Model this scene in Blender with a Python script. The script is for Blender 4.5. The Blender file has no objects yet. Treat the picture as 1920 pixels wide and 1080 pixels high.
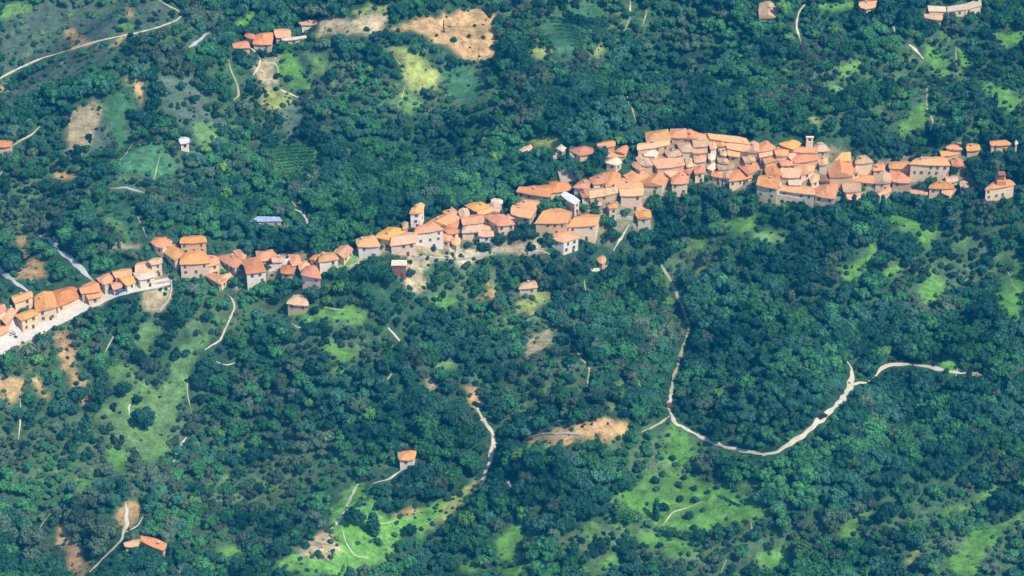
import bpy, math, random
import numpy as np
from mathutils import Vector, Matrix
R = math.radians
rnd = random.Random(7)
rng = np.random.default_rng(11)
scene = bpy.context.scene
COL = scene.collection

# ------------------------------------------------------------------ camera, sky, sun, exposure
PITCH = R(36.0); FOV = R(18.0); DIST = 1347.0
cam_d = bpy.data.cameras.new('camera'); cam = bpy.data.objects.new('camera', cam_d); COL.objects.link(cam)
cam_d.sensor_width = 36; cam_d.lens = 18 / math.tan(FOV / 2)
cam_d.clip_start = 1.0; cam_d.clip_end = 12000
CP = np.array([0, -DIST * math.cos(PITCH), DIST * math.sin(PITCH)])
cam.location = CP; cam.rotation_euler = (math.pi / 2 - PITCH, 0, 0)
scene.camera = cam
FW = np.array([0, math.cos(PITCH), -math.sin(PITCH)]); UPV = np.array([0, math.sin(PITCH), math.cos(PITCH)])
FPX = 960 / math.tan(FOV / 2)                 # focal length in photo pixels (1920 wide)

SUN_EL, SUN_AZ = R(53), R(128)                # azimuth clockwise from +y (away from the camera); 90 = from the right
world = bpy.data.worlds.new('World'); scene.world = world; world.use_nodes = True
wn = world.node_tree.nodes; wl = world.node_tree.links
sky = wn.new('ShaderNodeTexSky'); sky.sky_type = 'NISHITA'; sky.sun_disc = False
sky.sun_elevation = SUN_EL; sky.sun_rotation = SUN_AZ; sky.altitude = 400; sky.air_density = 1.3; sky.dust_density = 1.0; sky.ozone_density = 2.5
wl.new(sky.outputs[0], wn['Background'].inputs[0]); wn['Background'].inputs[1].default_value = 0.15
sd = bpy.data.lights.new('sun', 'SUN'); sd.energy = 4.8; sd.angle = R(0.6); sd.color = (1.0, 0.92, 0.79)
sun = bpy.data.objects.new('sun', sd); COL.objects.link(sun)
sv = Vector((math.sin(SUN_AZ) * math.cos(SUN_EL), math.cos(SUN_AZ) * math.cos(SUN_EL), math.sin(SUN_EL)))
sun.rotation_euler = sv.to_track_quat('Z', 'Y').to_euler(); sun.location = (0, 0, 300)
scene.view_settings.view_transform = 'Standard'; scene.view_settings.look = 'None'
scene.view_settings.exposure = 0.32; scene.view_settings.gamma = 1.0
scene.cycles.max_bounces = 5; scene.cycles.diffuse_bounces = 2; scene.cycles.volume_bounces = 0
scene.cycles.use_denoising = True
HAZE_DENSITY, HAZE_COLOR = 0.00009, (0.0, 0.38, 0.90, 1)

# ------------------------------------------------------------------ terrain height
def flat(px, py):
    d = FW * FPX + np.array([1, 0, 0]) * (px - 960) + UPV * (540 - py)
    t = -CP[2] / d[2]; p = CP + d * t
    return p[0], p[1]
RIDGE = [flat(*p) for p in [(-300, 720), (0, 620), (200, 540), (350, 500), (550, 505), (750, 460), (950, 430), (1100, 370), (1300, 310), (1500, 315), (1700, 335), (1920, 350), (2200, 345)]]
BUMPS = [(flat(x, y), h, r) for x, y, h, r in [(250, 60, 14, 75), (850, 60, 10, 60), (1500, 90, 9, 80), (650, 250, -8, 60), (200, 230, 6, 30),
         (1250, 640, -6, 60), (950, 730, 5, 60), (1450, 730, 6, 45), (250, 800, -5, 60), (1150, 120, -6, 50), (700, 960, -3, 50), (1750, 860, 6, 70), (1700, 130, 4, 50)]]
def segdist(x, y, pts):
    d = np.full(np.shape(x), 1e9)
    for (ax, ay), (bx, by) in zip(pts[:-1], pts[1:]):
        dx, dy = bx - ax, by - ay; L = dx * dx + dy * dy
        t = np.clip(((x - ax) * dx + (y - ay) * dy) / L, 0, 1)
        d = np.minimum(d, np.hypot(x - ax - t * dx, y - ay - t * dy))
    return d
_w = []
_r = random.Random(3)
for wl_, am in ((150, 3.2), (95, 2.6), (61, 2.3), (37, 1.15), (23, 0.45)):
    for k in range(3):
        a = _r.uniform(0, math.pi); _w.append((math.cos(a) * 6.283 / wl_, math.sin(a) * 6.283 / wl_, _r.uniform(0, 6.28), am * 0.75))
def H(x, y):
    x = np.asarray(x, float); y = np.asarray(y, float)
    z = 0.07 * np.clip(y, -400, 500)
    for a, b, c, m in _w: z = z + m * np.sin(a * x + b * y + c)
    sdist = segdist(x, y, RIDGE)
    z = z + 21 * np.exp(-(sdist / 44.0) ** 2)
    z = z + 3.4 * np.clip((sdist - 25) / 60, 0, 1) * np.sin(x * .078 + 1.3 * np.sin(y * .021) + .6) * (.7 + .3 * np.sin(x * .019 + y * .013))
    for (bx, by), h, r in BUMPS: z = z + 1.35 * h * np.exp(-((x - bx) ** 2 + (y - by) ** 2) / r ** 2)
    return z
def at(px, py, lift=0.0):
    """points where the sight lines through photo pixels meet the ground raised by lift metres"""
    px = np.atleast_1d(np.asarray(px, float)); py = np.atleast_1d(np.asarray(py, float)); lift = np.broadcast_to(np.asarray(lift, float), px.shape)
    d = FW[None] * FPX + np.array([[1, 0, 0]]) * (px - 960)[:, None] + UPV[None] * (540 - py)[:, None]
    d /= np.linalg.norm(d, axis=1)[:, None]
    t = (CP[2] - 95) / -d[:, 2]; live = np.ones(len(px), bool)
    for _ in range(260):
        p = CP + d * t[:, None]
        below = p[:, 2] < H(p[:, 0], p[:, 1]) + lift
        live &= ~below
        if not live.any(): break
        t = np.where(live, t + 1.5, t)
    lo, hi = t - 1.5, t
    for _ in range(12):
        m = (lo + hi) / 2; p = CP + d * m[:, None]
        b = p[:, 2] < H(p[:, 0], p[:, 1]) + lift
        hi = np.where(b, m, hi); lo = np.where(b, lo, m)
    return CP + d * hi[:, None]
def onplane(px, py, z):
    d = FW * FPX + np.array([1, 0, 0]) * (px - 960) + UPV * (540 - py)
    return CP + d * ((z - CP[2]) / d[2])
def project(p):
    v = np.atleast_2d(p) - CP
    f = v @ FW
    return 960 + v[:, 0] / f * FPX, 540 - (v @ UPV) / f * FPX, f
def inpoly(x, y, poly):
    ins = np.zeros(np.shape(x), bool); n = len(poly)
    for i in range(n):
        x1, y1 = poly[i][0], poly[i][1]; x2, y2 = poly[(i + 1) % n][0], poly[(i + 1) % n][1]
        if y1 == y2: continue
        c = ((y1 > y) != (y2 > y)) & (x < (x2 - x1) * (y - y1) / (y2 - y1) + x1)
        ins ^= c
    return ins

# ------------------------------------------------------------------ materials
def new_mat(name):
    m = bpy.data.materials.new(name); m.use_nodes = True
    n = m.node_tree.nodes; b = n['Principled BSDF']; b.inputs['Specular IOR Level'].default_value = 0.15
    return m, n, m.node_tree.links, b
def mixcol(n, l, f, a, b, blend='MIX'):
    x = n.new('ShaderNodeMix'); x.data_type = 'RGBA'; x.blend_type = blend
    for sock, v in ((0, f), (6, a), (7, b)):
        if isinstance(v, (tuple, list)): x.inputs[sock].default_value = (*v[:3], 1)
        elif isinstance(v, (int, float)): x.inputs[sock].default_value = v
        else: l.new(v, x.inputs[sock])
    return x.outputs[2]
def noise(n, l, scale, detail=4, vec=None, rough=0.6):
    t = n.new('ShaderNodeTexNoise'); t.inputs['Scale'].default_value = scale; t.inputs['Detail'].default_value = detail; t.inputs['Roughness'].default_value = rough
    if vec is not None: l.new(vec, t.inputs['Vector'])
    return t.outputs['Fac']
def ramp(n, l, f, a, b):
    r = n.new('ShaderNodeMapRange'); r.inputs[1].default_value = a; r.inputs[2].default_value = b; l.new(f, r.inputs[0]); return r.outputs[0]
def pos(n): return n.new('ShaderNodeNewGeometry').outputs['Position']
def mat_surface(name, c1, c2, scale=0.4, rough=0.9, c3=None, bump=0.0, objvar=0.0):
    m, n, l, b = new_mat(name)
    P = pos(n)
    f = ramp(n, l, noise(n, l, scale, 6, P, 0.65), 0.35, 0.65)
    c = mixcol(n, l, f, c1, c2)
    if c3: c = mixcol(n, l, ramp(n, l, noise(n, l, scale * 3.1, 5, P, 0.7), 0.52, 0.7), c, c3)
    if objvar:
        oi = n.new('ShaderNodeObjectInfo'); hv = n.new('ShaderNodeHueSaturation')
        l.new(ramp(n, l, oi.outputs['Random'], 0, 1), hv.inputs['Value'])
        r = hv.inputs['Value'].links[0].from_node; r.inputs[3].default_value = 1 - objvar; r.inputs[4].default_value = 1 + objvar
        l.new(c, hv.inputs['Color']); c = hv.outputs[0]
    l.new(c, b.inputs['Base Color']); b.inputs['Roughness'].default_value = rough
    if bump:
        bp = n.new('ShaderNodeBump'); bp.inputs['Strength'].default_value = bump; bp.inputs['Distance'].default_value = 0.3
        l.new(noise(n, l, scale * 6, 4, P), bp.inputs['Height']); l.new(bp.outputs[0], b.inputs['Normal'])
    return m
def mat_roof(name, c1, c2, c3):
    m, n, l, b = new_mat(name)
    uv = n.new('ShaderNodeUVMap').outputs[0]; P = pos(n)
    mp = n.new('ShaderNodeMapping'); mp.inputs['Scale'].default_value = (1.5, 0.3, 1); l.new(uv, mp.inputs[0])
    f = ramp(n, l, noise(n, l, 1.0, 5, mp.outputs[0], 0.7), 0.3, 0.7)
    c = mixcol(n, l, f, c1, c2)
    c = mixcol(n, l, ramp(n, l, noise(n, l, 0.5, 7, P, 0.75), 0.5, 0.68), c, c3)
    oi = n.new('ShaderNodeObjectInfo'); hv = n.new('ShaderNodeHueSaturation')
    r = n.new('ShaderNodeMapRange'); r.inputs[3].default_value = 0.74; r.inputs[4].default_value = 1.12; l.new(oi.outputs['Random'], r.inputs[0])
    l.new(r.outputs[0], hv.inputs['Value']); l.new(c, hv.inputs['Color'])
    wn_ = n.new('ShaderNodeTexWhiteNoise'); wn_.noise_dimensions = '1D'; l.new(oi.outputs['Random'], wn_.inputs['W'])
    for nm_, lo_, hi_ in (('Hue', .498, .507), ('Saturation', .90, 1.04)):
        q_ = n.new('ShaderNodeMapRange'); q_.inputs[3].default_value = lo_; q_.inputs[4].default_value = hi_; l.new(wn_.outputs['Value'], q_.inputs[0]); l.new(q_.outputs[0], hv.inputs[nm_])
    wv = n.new('ShaderNodeTexWave'); wv.inputs['Scale'].default_value = 0.9; wv.inputs['Distortion'].default_value = 1.5; l.new(uv, wv.inputs[0])
    bp = n.new('ShaderNodeBump'); bp.inputs['Strength'].default_value = 0.5; bp.inputs['Distance'].default_value = 0.12
    l.new(wv.outputs['Fac'], bp.inputs['Height']); l.new(bp.outputs[0], b.inputs['Normal'])
    l.new(hv.outputs[0], b.inputs['Base Color']); b.inputs['Roughness'].default_value = 0.85
    return m
def mat_leaf(name, c1, c2):
    m, n, l, b = new_mat(name)
    P = pos(n); oi = n.new('ShaderNodeObjectInfo')
    c = mixcol(n, l, ramp(n, l, noise(n, l, 0.9, 3, P), 0.35, 0.65), c1, c2)
    c = mixcol(n, l, ramp(n, l, noise(n, l, 0.02, 3, P), 0.42, 0.62), c, tuple(v * 1.45 for v in c2))
    c = mixcol(n, l, ramp(n, l, noise(n, l, 0.055, 4, P, .6), 0.5, 0.62), c, mixcol(n, l, 1.0, c, (.6, .66, .72), 'MULTIPLY'))
    hv = n.new('ShaderNodeHueSaturation')
    r = n.new('ShaderNodeMapRange'); r.inputs[3].default_value = 0.78; r.inputs[4].default_value = 1.3; l.new(oi.outputs['Random'], r.inputs[0])
    l.new(r.outputs[0], hv.inputs['Value']); l.new(c, hv.inputs['Color'])
    l.new(hv.outputs[0], b.inputs['Base Color']); b.inputs['Roughness'].default_value = 0.9; b.inputs['Specular IOR Level'].default_value = 0.04
    return m

ROOF = {
 'o': ('orange terracotta', mat_roof('roof_orange', (.77, .325, .13), (.62, .25, .10), (.40, .22, .13))),
 'r': ('red-orange', mat_roof('roof_red', (.77, .285, .12), (.62, .22, .095), (.38, .18, .12))),
 'p': ('salmon pink', mat_roof('roof_salmon', (.80, .39, .19), (.68, .32, .155), (.46, .28, .19))),
 'y': ('bright amber', mat_roof('roof_amber', (.80, .38, .12), (.70, .31, .09), (.48, .27, .12))),
 't': ('weathered tan', mat_roof('roof_tan', (.68, .42, .24), (.50, .31, .18), (.30, .21, .14))),
 'w': ('pale cream', mat_roof('roof_cream', (.78, .60, .44), (.68, .52, .39), (.5, .4, .3))),
 'b': ('blue and white', mat_roof('roof_blue', (.36, .44, .54), (.16, .25, .42), (.5, .52, .52))),
 'g': ('white metal', mat_roof('roof_white', (.66, .62, .62), (.58, .56, .58), (.45, .44, .45))),
}
WALL = {
 'c': ('cream', mat_surface('plaster_cream', (.82, .62, .40), (.72, .52, .33), .35, .95, (.50, .40, .27))),
 's': ('stone', mat_surface('rubble_stone', (.68, .57, .39), (.53, .45, .31), .9, .95, (.28, .27, .20))),
 'k': ('pink', mat_surface('plaster_pink', (.82, .58, .43), (.74, .50, .37), .35, .95, (.52, .38, .29))),
 'v': ('white', mat_surface('plaster_white', (.84, .74, .62), (.76, .66, .55), .35, .95, (.55, .5, .42))),
 't': ('tan', mat_surface('plaster_tan', (.66, .44, .25), (.54, .36, .21), .35, .95, (.36, .27, .18))),
 'b': ('brick red', mat_surface('brick_red', (.36, .14, .08), (.28, .11, .07), .9, .95, (.2, .1, .08))),
}
M_GLASS = mat_surface('window_glass', (.03, .045, .055), (.05, .07, .08), .5, .25)
M_FRAME = mat_surface('window_frame_paint', (.42, .33, .25), (.5, .42, .33), .8)
M_DOOR = mat_surface('door_wood', (.11, .06, .035), (.15, .09, .05), .8)
M_BRICK = mat_surface('chimney_plaster', (.62, .46, .34), (.46, .34, .26), 1.2)
M_TRUNK = mat_surface('bark', (.07, .05, .035), (.11, .085, .06), 2.0)
M_ROAD = mat_surface('road_surface', (.56, .51, .46), (.47, .43, .39), .25, .95, (.40, .37, .33))
M_GREY = mat_surface('asphalt_surface', (.40, .41, .41), (.33, .34, .35), .25, .95, (.46, .46, .44))
M_TRACK = mat_surface('dirt_track', (.62, .54, .42), (.46, .40, .30), .3, .95, (.26, .27, .17))
M_GRASSY = mat_surface('worn_footpath', (.30, .31, .17), (.40, .36, .22), .3, .95, (.12, .17, .08))
M_STONE = mat_surface('dry_stone', (.58, .50, .40), (.44, .38, .30), .8, .95, (.27, .25, .19), .4)
M_METAL = mat_surface('dark_metal', (.05, .05, .055), (.07, .07, .07), 1, .5)
M_RUBBER = mat_surface('rubber', (.02, .02, .02), (.03, .03, .03), 1)
HUES = {
 'dark green': mat_leaf('leaf_dark', (.011, .046, .031), (.021, .078, .047)),
 'mid green': mat_leaf('leaf_mid', (.022, .090, .040), (.046, .150, .056)),
 'bluish green': mat_leaf('leaf_blue', (.018, .068, .047), (.038, .112, .072)),
 'greyish green': mat_leaf('leaf_grey', (.044, .082, .052), (.078, .122, .074)),
 'yellowish green': mat_leaf('leaf_yellow', (.05, .145, .045), (.10, .21, .05)),
}
HN = list(HUES)

# ------------------------------------------------------------------ mesh helpers
def mesh_obj(name, verts, faces, mat, parent=None, uvs=None, smooth=False, link=True):
    me = bpy.data.meshes.new(name); me.from_pydata([tuple(map(float, v)) for v in verts], [], faces); me.materials.append(mat)
    if uvs is not None:
        uvl = me.uv_layers.new(name='UVMap'); vi = np.empty(len(me.loops), int); me.loops.foreach_get('vertex_index', vi)
        uvl.data.foreach_set('uv', np.asarray(uvs, float)[vi].ravel())
    if smooth: me.polygons.foreach_set('use_smooth', [True] * len(me.polygons))
    me.update()
    o = bpy.data.objects.new(name, me)
    if link: COL.objects.link(o)
    if parent is not None: o.parent = parent
    return o
def struct(o): o['kind'] = 'structure'; return o
def tag(o, label, cat, group=None):
    o['label'] = label; o['category'] = cat
    if group: o['group'] = group
    return o
def empty(name, loc, rz=0):
    o = bpy.data.objects.new(name, None); COL.objects.link(o); o.location = tuple(map(float, loc)); o.rotation_euler = (0, 0, rz); o.empty_display_size = 1; return o
class MB:
    def __init__(s): s.v = []; s.f = []
    def add(s, v, f):
        k = len(s.v); s.v += [tuple(map(float, q)) for q in v]; s.f += [tuple(i + k for i in q) for q in f]; return s
    def box(s, x0, x1, y0, y1, z0, z1, M=None):
        v = [(x, y, z) for z in (z0, z1) for x, y in ((x0, y0), (x1, y0), (x1, y1), (x0, y1))]
        if M is not None: v = [tuple(M @ Vector(q)) for q in v]
        return s.add(v, [(3, 2, 1, 0), (4, 5, 6, 7), (0, 1, 5, 4), (1, 2, 6, 5), (2, 3, 7, 6), (3, 0, 4, 7)])
    def tube(s, a, b, r0, r1, n=8):
        a = Vector(a); b = Vector(b); q = (b - a).to_track_quat('Z', 'Y'); v = []
        for c, r in ((a, r0), (b, r1)):
            for i in range(n): v.append(tuple(c + q @ Vector((math.cos(6.2832 * i / n) * r, math.sin(6.2832 * i / n) * r, 0))))
        return s.add(v, [(i, (i + 1) % n, n + (i + 1) % n, n + i) for i in range(n)] + [tuple(range(n))[::-1], tuple(range(n, 2 * n))])
    def build(s, name, mat, parent=None, smooth=False): return mesh_obj(name, s.v, s.f, mat, parent, smooth=smooth)

# ------------------------------------------------------------------ land cover patches, in photo pixels (type, points)
PATCH = '''
m 0,8 30,0 62,5 52,32 0,42
h 62,8 130,5 298,0 330,25 300,48 200,72 120,94 40,122 0,145 0,45 50,34
h 0,180 60,130 130,98 200,85 240,78 215,102 130,146 45,182 0,202
e 113,56 143,58 165,81 130,93 124,75
e 0,150 13,162 12,172 0,180
g 220,52 249,52 250,62 218,67
e 208,86 243,69 240,76 222,90
e 239,0 246,10 253,36 236,39
e 225,166 263,143 271,192 246,172
r 136,208 185,185 192,203 172,238 162,275 118,290 134,250
d 198,182 250,168 262,200 238,232 256,262 232,292 205,245 192,205
h 168,232 198,222 215,270 178,290
h 300,142 345,138 384,165 380,200 412,215 400,242 330,250 302,200
d 232,282 290,268 335,302 325,332 226,335
e 88,320 115,325 143,328 135,342 100,332
m 172,370 188,374 252,442 230,436 185,405
d 190,382 246,376 265,440 252,440
e 30,445 55,448 62,480 85,495 88,522 32,525 46,490
r 195,472 230,452 262,455 266,464 225,468
m 355,225 400,235 412,262 370,275
r 265,546 322,540 318,562 302,590 280,596 262,570
m 262,612 290,598 302,622 282,662 250,650
m 203,680 245,685 262,720 300,735 322,700 332,660 372,640 402,628 396,650 360,672 355,702 345,742 330,780 316,812 320,850 290,877 262,852 240,820 200,802 190,770 225,750 215,715
e 103,620 126,620 140,660 150,705 176,727 160,757 140,740 118,700 105,665
e 0,708 42,708 34,742 24,756 0,746
e 60,690 72,695 90,742 78,744 65,715
g 200,846 240,845 246,880 242,902 230,892 205,866
g 128,888 158,896 175,878 165,922 156,924
e 92,1005 110,983 130,1008 152,1028 178,1050 172,1080 140,1080 115,1040
e 240,934 264,944 271,964 247,990 224,992 213,965 225,950
g 385,1030 440,1015 470,1035 430,1050
g 616,962 628,918 655,902 684,905 674,950 698,930 712,958 740,974 770,956 822,940 868,922 846,962 810,996 790,1012 762,1002 742,1012 720,1052 650,1072 560,1078 515,1064 530,1046 615,1046 622,985
r 540,1022 575,1028 595,1000 618,998 624,1020 612,1042 560,1044
e 740,970 770,951 787,960 766,972
y 830,944 890,890 900,905 862,960 800,1004
e 860,714 884,716 902,752 897,768 880,745
r 797,702 806,708 822,726 806,739 799,726
m 825,680 855,672 862,695 832,700
e 905,520 932,540 926,562 892,574 914,546
r 772,487 817,488 802,530 790,552 768,530
r 842,490 872,485 862,510
g 817,554 862,560 852,582 830,577
y 968,572 1002,556 1034,548 1032,566 990,592
r 998,633 1024,612 1042,618 1044,645 1010,658 978,676
e 984,824 1040,806 1080,800 1130,790 1177,788 1176,812 1120,826 1040,832 988,838
g 1254,798 1292,812 1312,850 1272,866 1238,862 1250,830
g 1152,938 1196,902 1232,868 1262,878 1332,903 1392,935 1444,962 1420,977 1300,992 1240,988 1190,955
m 1395,905 1420,900 1418,920 1385,925
g 1135,980 1200,985 1292,1020 1312,1042 1260,1047 1200,1012
g 1408,1042 1470,1013 1482,1050 1440,1068
g 1112,1052 1150,1030 1162,1046 1122,1078
g 928,1002 960,985 987,1000 962,1062 930,1040
g 1095,985 1125,982 1120,1015 1095,1010
g 855,1070 885,1050 912,1080 860,1082
g 930,1060 990,1068 1000,1082 925,1082
y 1265,604 1281,604 1281,642
g 1750,678 1772,668 1802,694 1785,708
r 1820,688 1842,700 1826,714
g 1563,512 1618,472 1652,448 1646,472 1620,510 1598,527
g 1352,405 1422,403 1420,434 1380,446 1362,425
m 1420,430 1477,430 1470,452 1430,450
g 1640,388 1700,398 1747,420 1730,437 1690,430
g 1718,440 1757,425 1762,455 1730,465
g 1658,512 1690,490 1694,512 1674,522
g 1723,542 1745,508 1774,525 1762,562 1740,572
m 1788,452 1822,443 1818,470 1795,478
g 1868,525 1920,480 1920,603 1880,588 1874,560
g 1290,470 1325,440 1335,455 1300,485
c 432,517 446,511 462,530 446,543
c 498,500 530,491 534,499 505,513
c 785,472 850,466 908,470 885,482 810,483
c 1066,288 1078,292 1082,318 1066,322
y 1292,490 1312,482 1310,516 1295,514
g 1688,242 1710,203 1737,198 1742,226 1703,264
g 1795,98 1819,98 1816,146 1804,149
g 1832,145 1870,160 1918,180 1890,207 1864,190
g 1866,60 1920,58 1920,76 1890,92
g 1728,88 1778,115 1768,142 1735,116
g 1762,58 1795,68 1788,80 1760,75
g 1570,125 1610,110 1600,135 1575,145
m 1545,155 1595,165 1560,175
g 1520,10 1600,2 1612,15 1560,22
y 1518,215 1545,222 1530,235
g 1560,1000 1605,968 1640,955 1600,1010 1590,1020
g 1755,955 1800,945 1850,915 1880,905 1850,940 1780,965
g 1780,1060 1812,1002 1900,978 1852,1032 1830,1080 1790,1080
g 1905,975 1920,955 1920,985
y 1700,1050 1740,1020 1735,1035 1710,1060
g 1440,1070 1445,1022 1470,1040 1468,1060
d 1020,32 1052,26 1108,60 1092,98 1062,116 1030,92
d 1062,6 1125,0 1132,25 1110,30 1075,26
y 988,105 1008,80 1035,95 1020,115
y 1105,115 1118,88 1138,78 1130,112
e 730,55 780,36 860,24 918,19 922,55 934,105 880,112 830,92 770,62
r 598,38 727,26 728,48 690,66 600,64
y 708,84 760,88 802,110 832,140 815,166 772,166 735,104
d 836,142 880,122 900,150 917,166 905,192 870,197 845,172
m 728,186 780,174 787,200 770,219
y 655,15 700,8 730,5 725,20 670,25
r 478,120 500,108 535,112 540,122 520,124 518,166 500,166 484,160
g 530,95 560,98 566,140 582,166 545,167 520,150 530,122
r 500,172 510,166 505,190 490,190
y 488,192 525,170 552,185 512,208
m 574,100 622,110 602,146 585,140
g 512,277 585,264 602,290 580,321 520,326
h 520,202 562,190 570,242 530,262
y 980,270 1000,258 1052,254 1058,272 1000,288
g 440,40 472,15 480,30 452,55
m 635,490 705,455 720,470 680,490 650,530 655,500
r 640,500 720,463 760,468 840,470 900,470 960,455 1010,455 1030,475 960,482 880,485 780,484 700,478 655,500
g 545,585 600,575 690,590 672,612 600,600 555,600
g 580,640 680,660 640,680
g 625,705 650,690 645,715
m 1165,700 1195,735 1150,720
y 1130,755 1160,760 1145,775
m 700,880 720,870 730,890
s 10,590 60,570 150,545 210,530 320,510 330,525 260,540 150,580 0,660 0,620
s 340,500 440,480 540,480 660,470 700,455 800,440 980,400 1100,350 1200,300 1250,250 1400,270 1600,290 1720,300 1800,290 1830,350 1700,365 1600,385 1480,385 1300,350 1220,385 1220,440 1130,440 1040,455 900,460 780,470 650,500 500,520 380,530
'''
patches = []
for ln in PATCH.strip().splitlines():
    k, *pp = ln.split(); pp = [tuple(map(float, q.split(','))) for q in pp]
    patches.append((k, pp))
COVER = {'g': (.118, .270, .056), 'y': (.27, .31, .095), 'm': (.13, .24, .085), 'd': (.055, .15, .075), 'h': (.085, .125, .095),
         'e': (.43, .275, .13), 'r': (.43, .34, .21), 's': (.27, .24, .155), 'c': (.74, .64, .47)}

# clear raster (half photo resolution): what the photo shows uncovered by crowns; house raster with distance
CW, CH = 1040, 620; OX, OY = 40, 40            # padded
clear = np.zeros((CH, CW), bool); soft = np.zeros((CH, CW), bool); hdist = np.zeros((CH, CW))
def raster(poly, arr, val, grow=0):
    q = np.array(poly, float) / 2 + (OX, OY)
    x0, y0 = np.maximum(np.floor(q.min(0) - 1 - grow).astype(int), 0); x1, y1 = np.minimum(np.ceil(q.max(0) + 2 + grow).astype(int), (CW, CH))
    if x1 <= x0 or y1 <= y0: return
    X, Y = np.meshgrid(np.arange(x0, x1) + .5, np.arange(y0, y1) + .5)
    m = inpoly(X, Y, q)
    arr[y0:y1, x0:x1][m] = val
for k, pp in patches:
    if k in 'sc': continue
    raster(pp, soft if k in 'h' else clear, True)
def stroke(pts, wpx, arr=clear):
    for (ax, ay), (bx, by) in zip(pts[:-1], pts[1:]):
        dx, dy = bx - ax, by - ay; L = math.hypot(dx, dy) or 1; nx, ny = -dy / L * wpx / 2, dx / L * wpx / 2
        raster([(ax + nx, ay + ny), (bx + nx, by + ny), (bx - nx, by - ny), (ax - nx, ay - ny)], arr, True)

# ------------------------------------------------------------------ roads and paths: (material, width px, points)
WAYS = '''
road,k,4.5 298,0 318,12 334,20 342,28 330,38 300,50 255,62 200,73 165,82 125,95 85,107 40,125 -20,158
road,a,6 392,62 372,76 354,89
road,a,11 -30,485 0,507 25,526 55,548
road,a,7 68,438 95,452 118,475
road,a,10 118,475 145,497 177,528
road,a,8 205,353 235,352 255,357 272,361
path,f,3 248,380 262,415 276,446
path,k,4 20,275 45,260 62,250 76,235
path,k,4 -5,335 5,320
path,f,3 250,265 235,290 225,300
path,f,3 300,292 290,330 283,350
path,k,3 295,215 303,232
path,f,3 322,540 318,560 300,580 296,598 300,622
path,k,4 428,552 440,574 430,600 412,638 384,656
path,k,4 213,630 200,655 196,668
path,k,5 405,678 425,684 440,680
path,k,4 258,752 242,760 244,785
path,f,3 350,700 352,740 360,780
path,k,3 38,735 38,790 34,830
track,k,7 236,938 237,985 226,1014 200,1040 164,1076
track,k,4 232,1000 258,985 268,968
path,f,4 94,963 66,1000 48,1020
path,k,5 352,815 340,835 330,855 325,872
track,k,7 674,903 658,930 646,958 634,978 620,992
path,k,3 640,984 648,1015 660,1035 672,1043 692,1045
track,k,6 700,906 728,898 750,884 758,878
path,k,3 704,981 728,980 742,974
track,k,5 888,752 905,785
track,k,9 905,785 918,803 926,824 921,858 907,893 900,916
road,w,11 728,614 740,628 750,641
road,w,8 945,897 952,905 960,914
path,k,4 1064,600 1080,612 1096,620
path,f,4 1078,655 1090,672 1105,690 1100,732
path,f,3 985,770 1000,785 1080,790
path,f,4 1085,665 1068,640
track,f,6 1232,480 1252,518 1266,545 1278,572 1285,592
track,f,6 1285,592 1292,618 1280,650 1272,682 1263,705 1258,740
track,k,7 1258,740 1254,765 1264,790 1290,806 1320,822 1360,838 1400,846 1430,852
track,k,10 1430,852 1460,846 1490,826 1518,806 1545,780 1578,752 1595,720 1598,695 1588,678
track,k,5 1588,728 1608,718 1628,716 1645,700
path,k,4 1802,700 1822,698 1840,703
track,f,5 1202,810 1232,797 1256,780
path,k,3 1240,988 1262,960 1285,953 1318,940
path,f,5 1408,978 1410,1010
path,f,4 1362,1050 1350,1078
track,k,7 1640,708 1655,690 1668,684 1700,682 1738,687 1775,695 1802,700
path,k,4 1797,684 1792,705
path,f,4 1738,162 1738,200 1748,225 1756,248
path,k,4 1518,-4 1500,20 1494,38 1494,52 1502,80
path,k,6 1690,40 1676,48 1678,64
path,k,8 1704,84 1718,94 1732,110
path,y,3 1792,84 1793,130 1800,148
path,y,3 738,103 755,130 772,165
path,k,4 440,78 470,90 485,104 486,122 474,142
path,f,4 428,108 433,130 445,160 447,178 438,188
path,k,4 495,118 512,118 521,128 522,142
path,k,6 525,168 545,176 560,183
path,f,3 760,160 745,205
path,f,3 527,330 545,368 555,388
path,k,5 553,392 572,406 580,428
path,f,3 1170,170 1184,200 1195,238
path,f,3 1028,108 1045,118
path,k,4 1182,0 1180,35
path,f,3 1180,35 1170,60
path,f,3 1215,10 1205,50
path,f,3 1560,640 1580,650
path,f,5 1345,150 1355,160 1350,180
path,f,3 900,165 912,150 905,140
path,f,3 1885,500 1900,535 1915,550
path,w,4 545,605 560,615 570,612
path,f,3 600,575 650,582
path,k,4 1180,420 1165,445 1150,470
path,k,4 1140,498 1120,505 1095,510
path,k,3 1095,525 1098,545
path,k,4 735,700 720,720
path,k,5 280,548 300,546 322,540
'''
MW = {'k': M_TRACK, 'a': M_GREY, 'f': M_GRASSY, 'y': M_GRASSY, 'w': M_ROAD}
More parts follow.
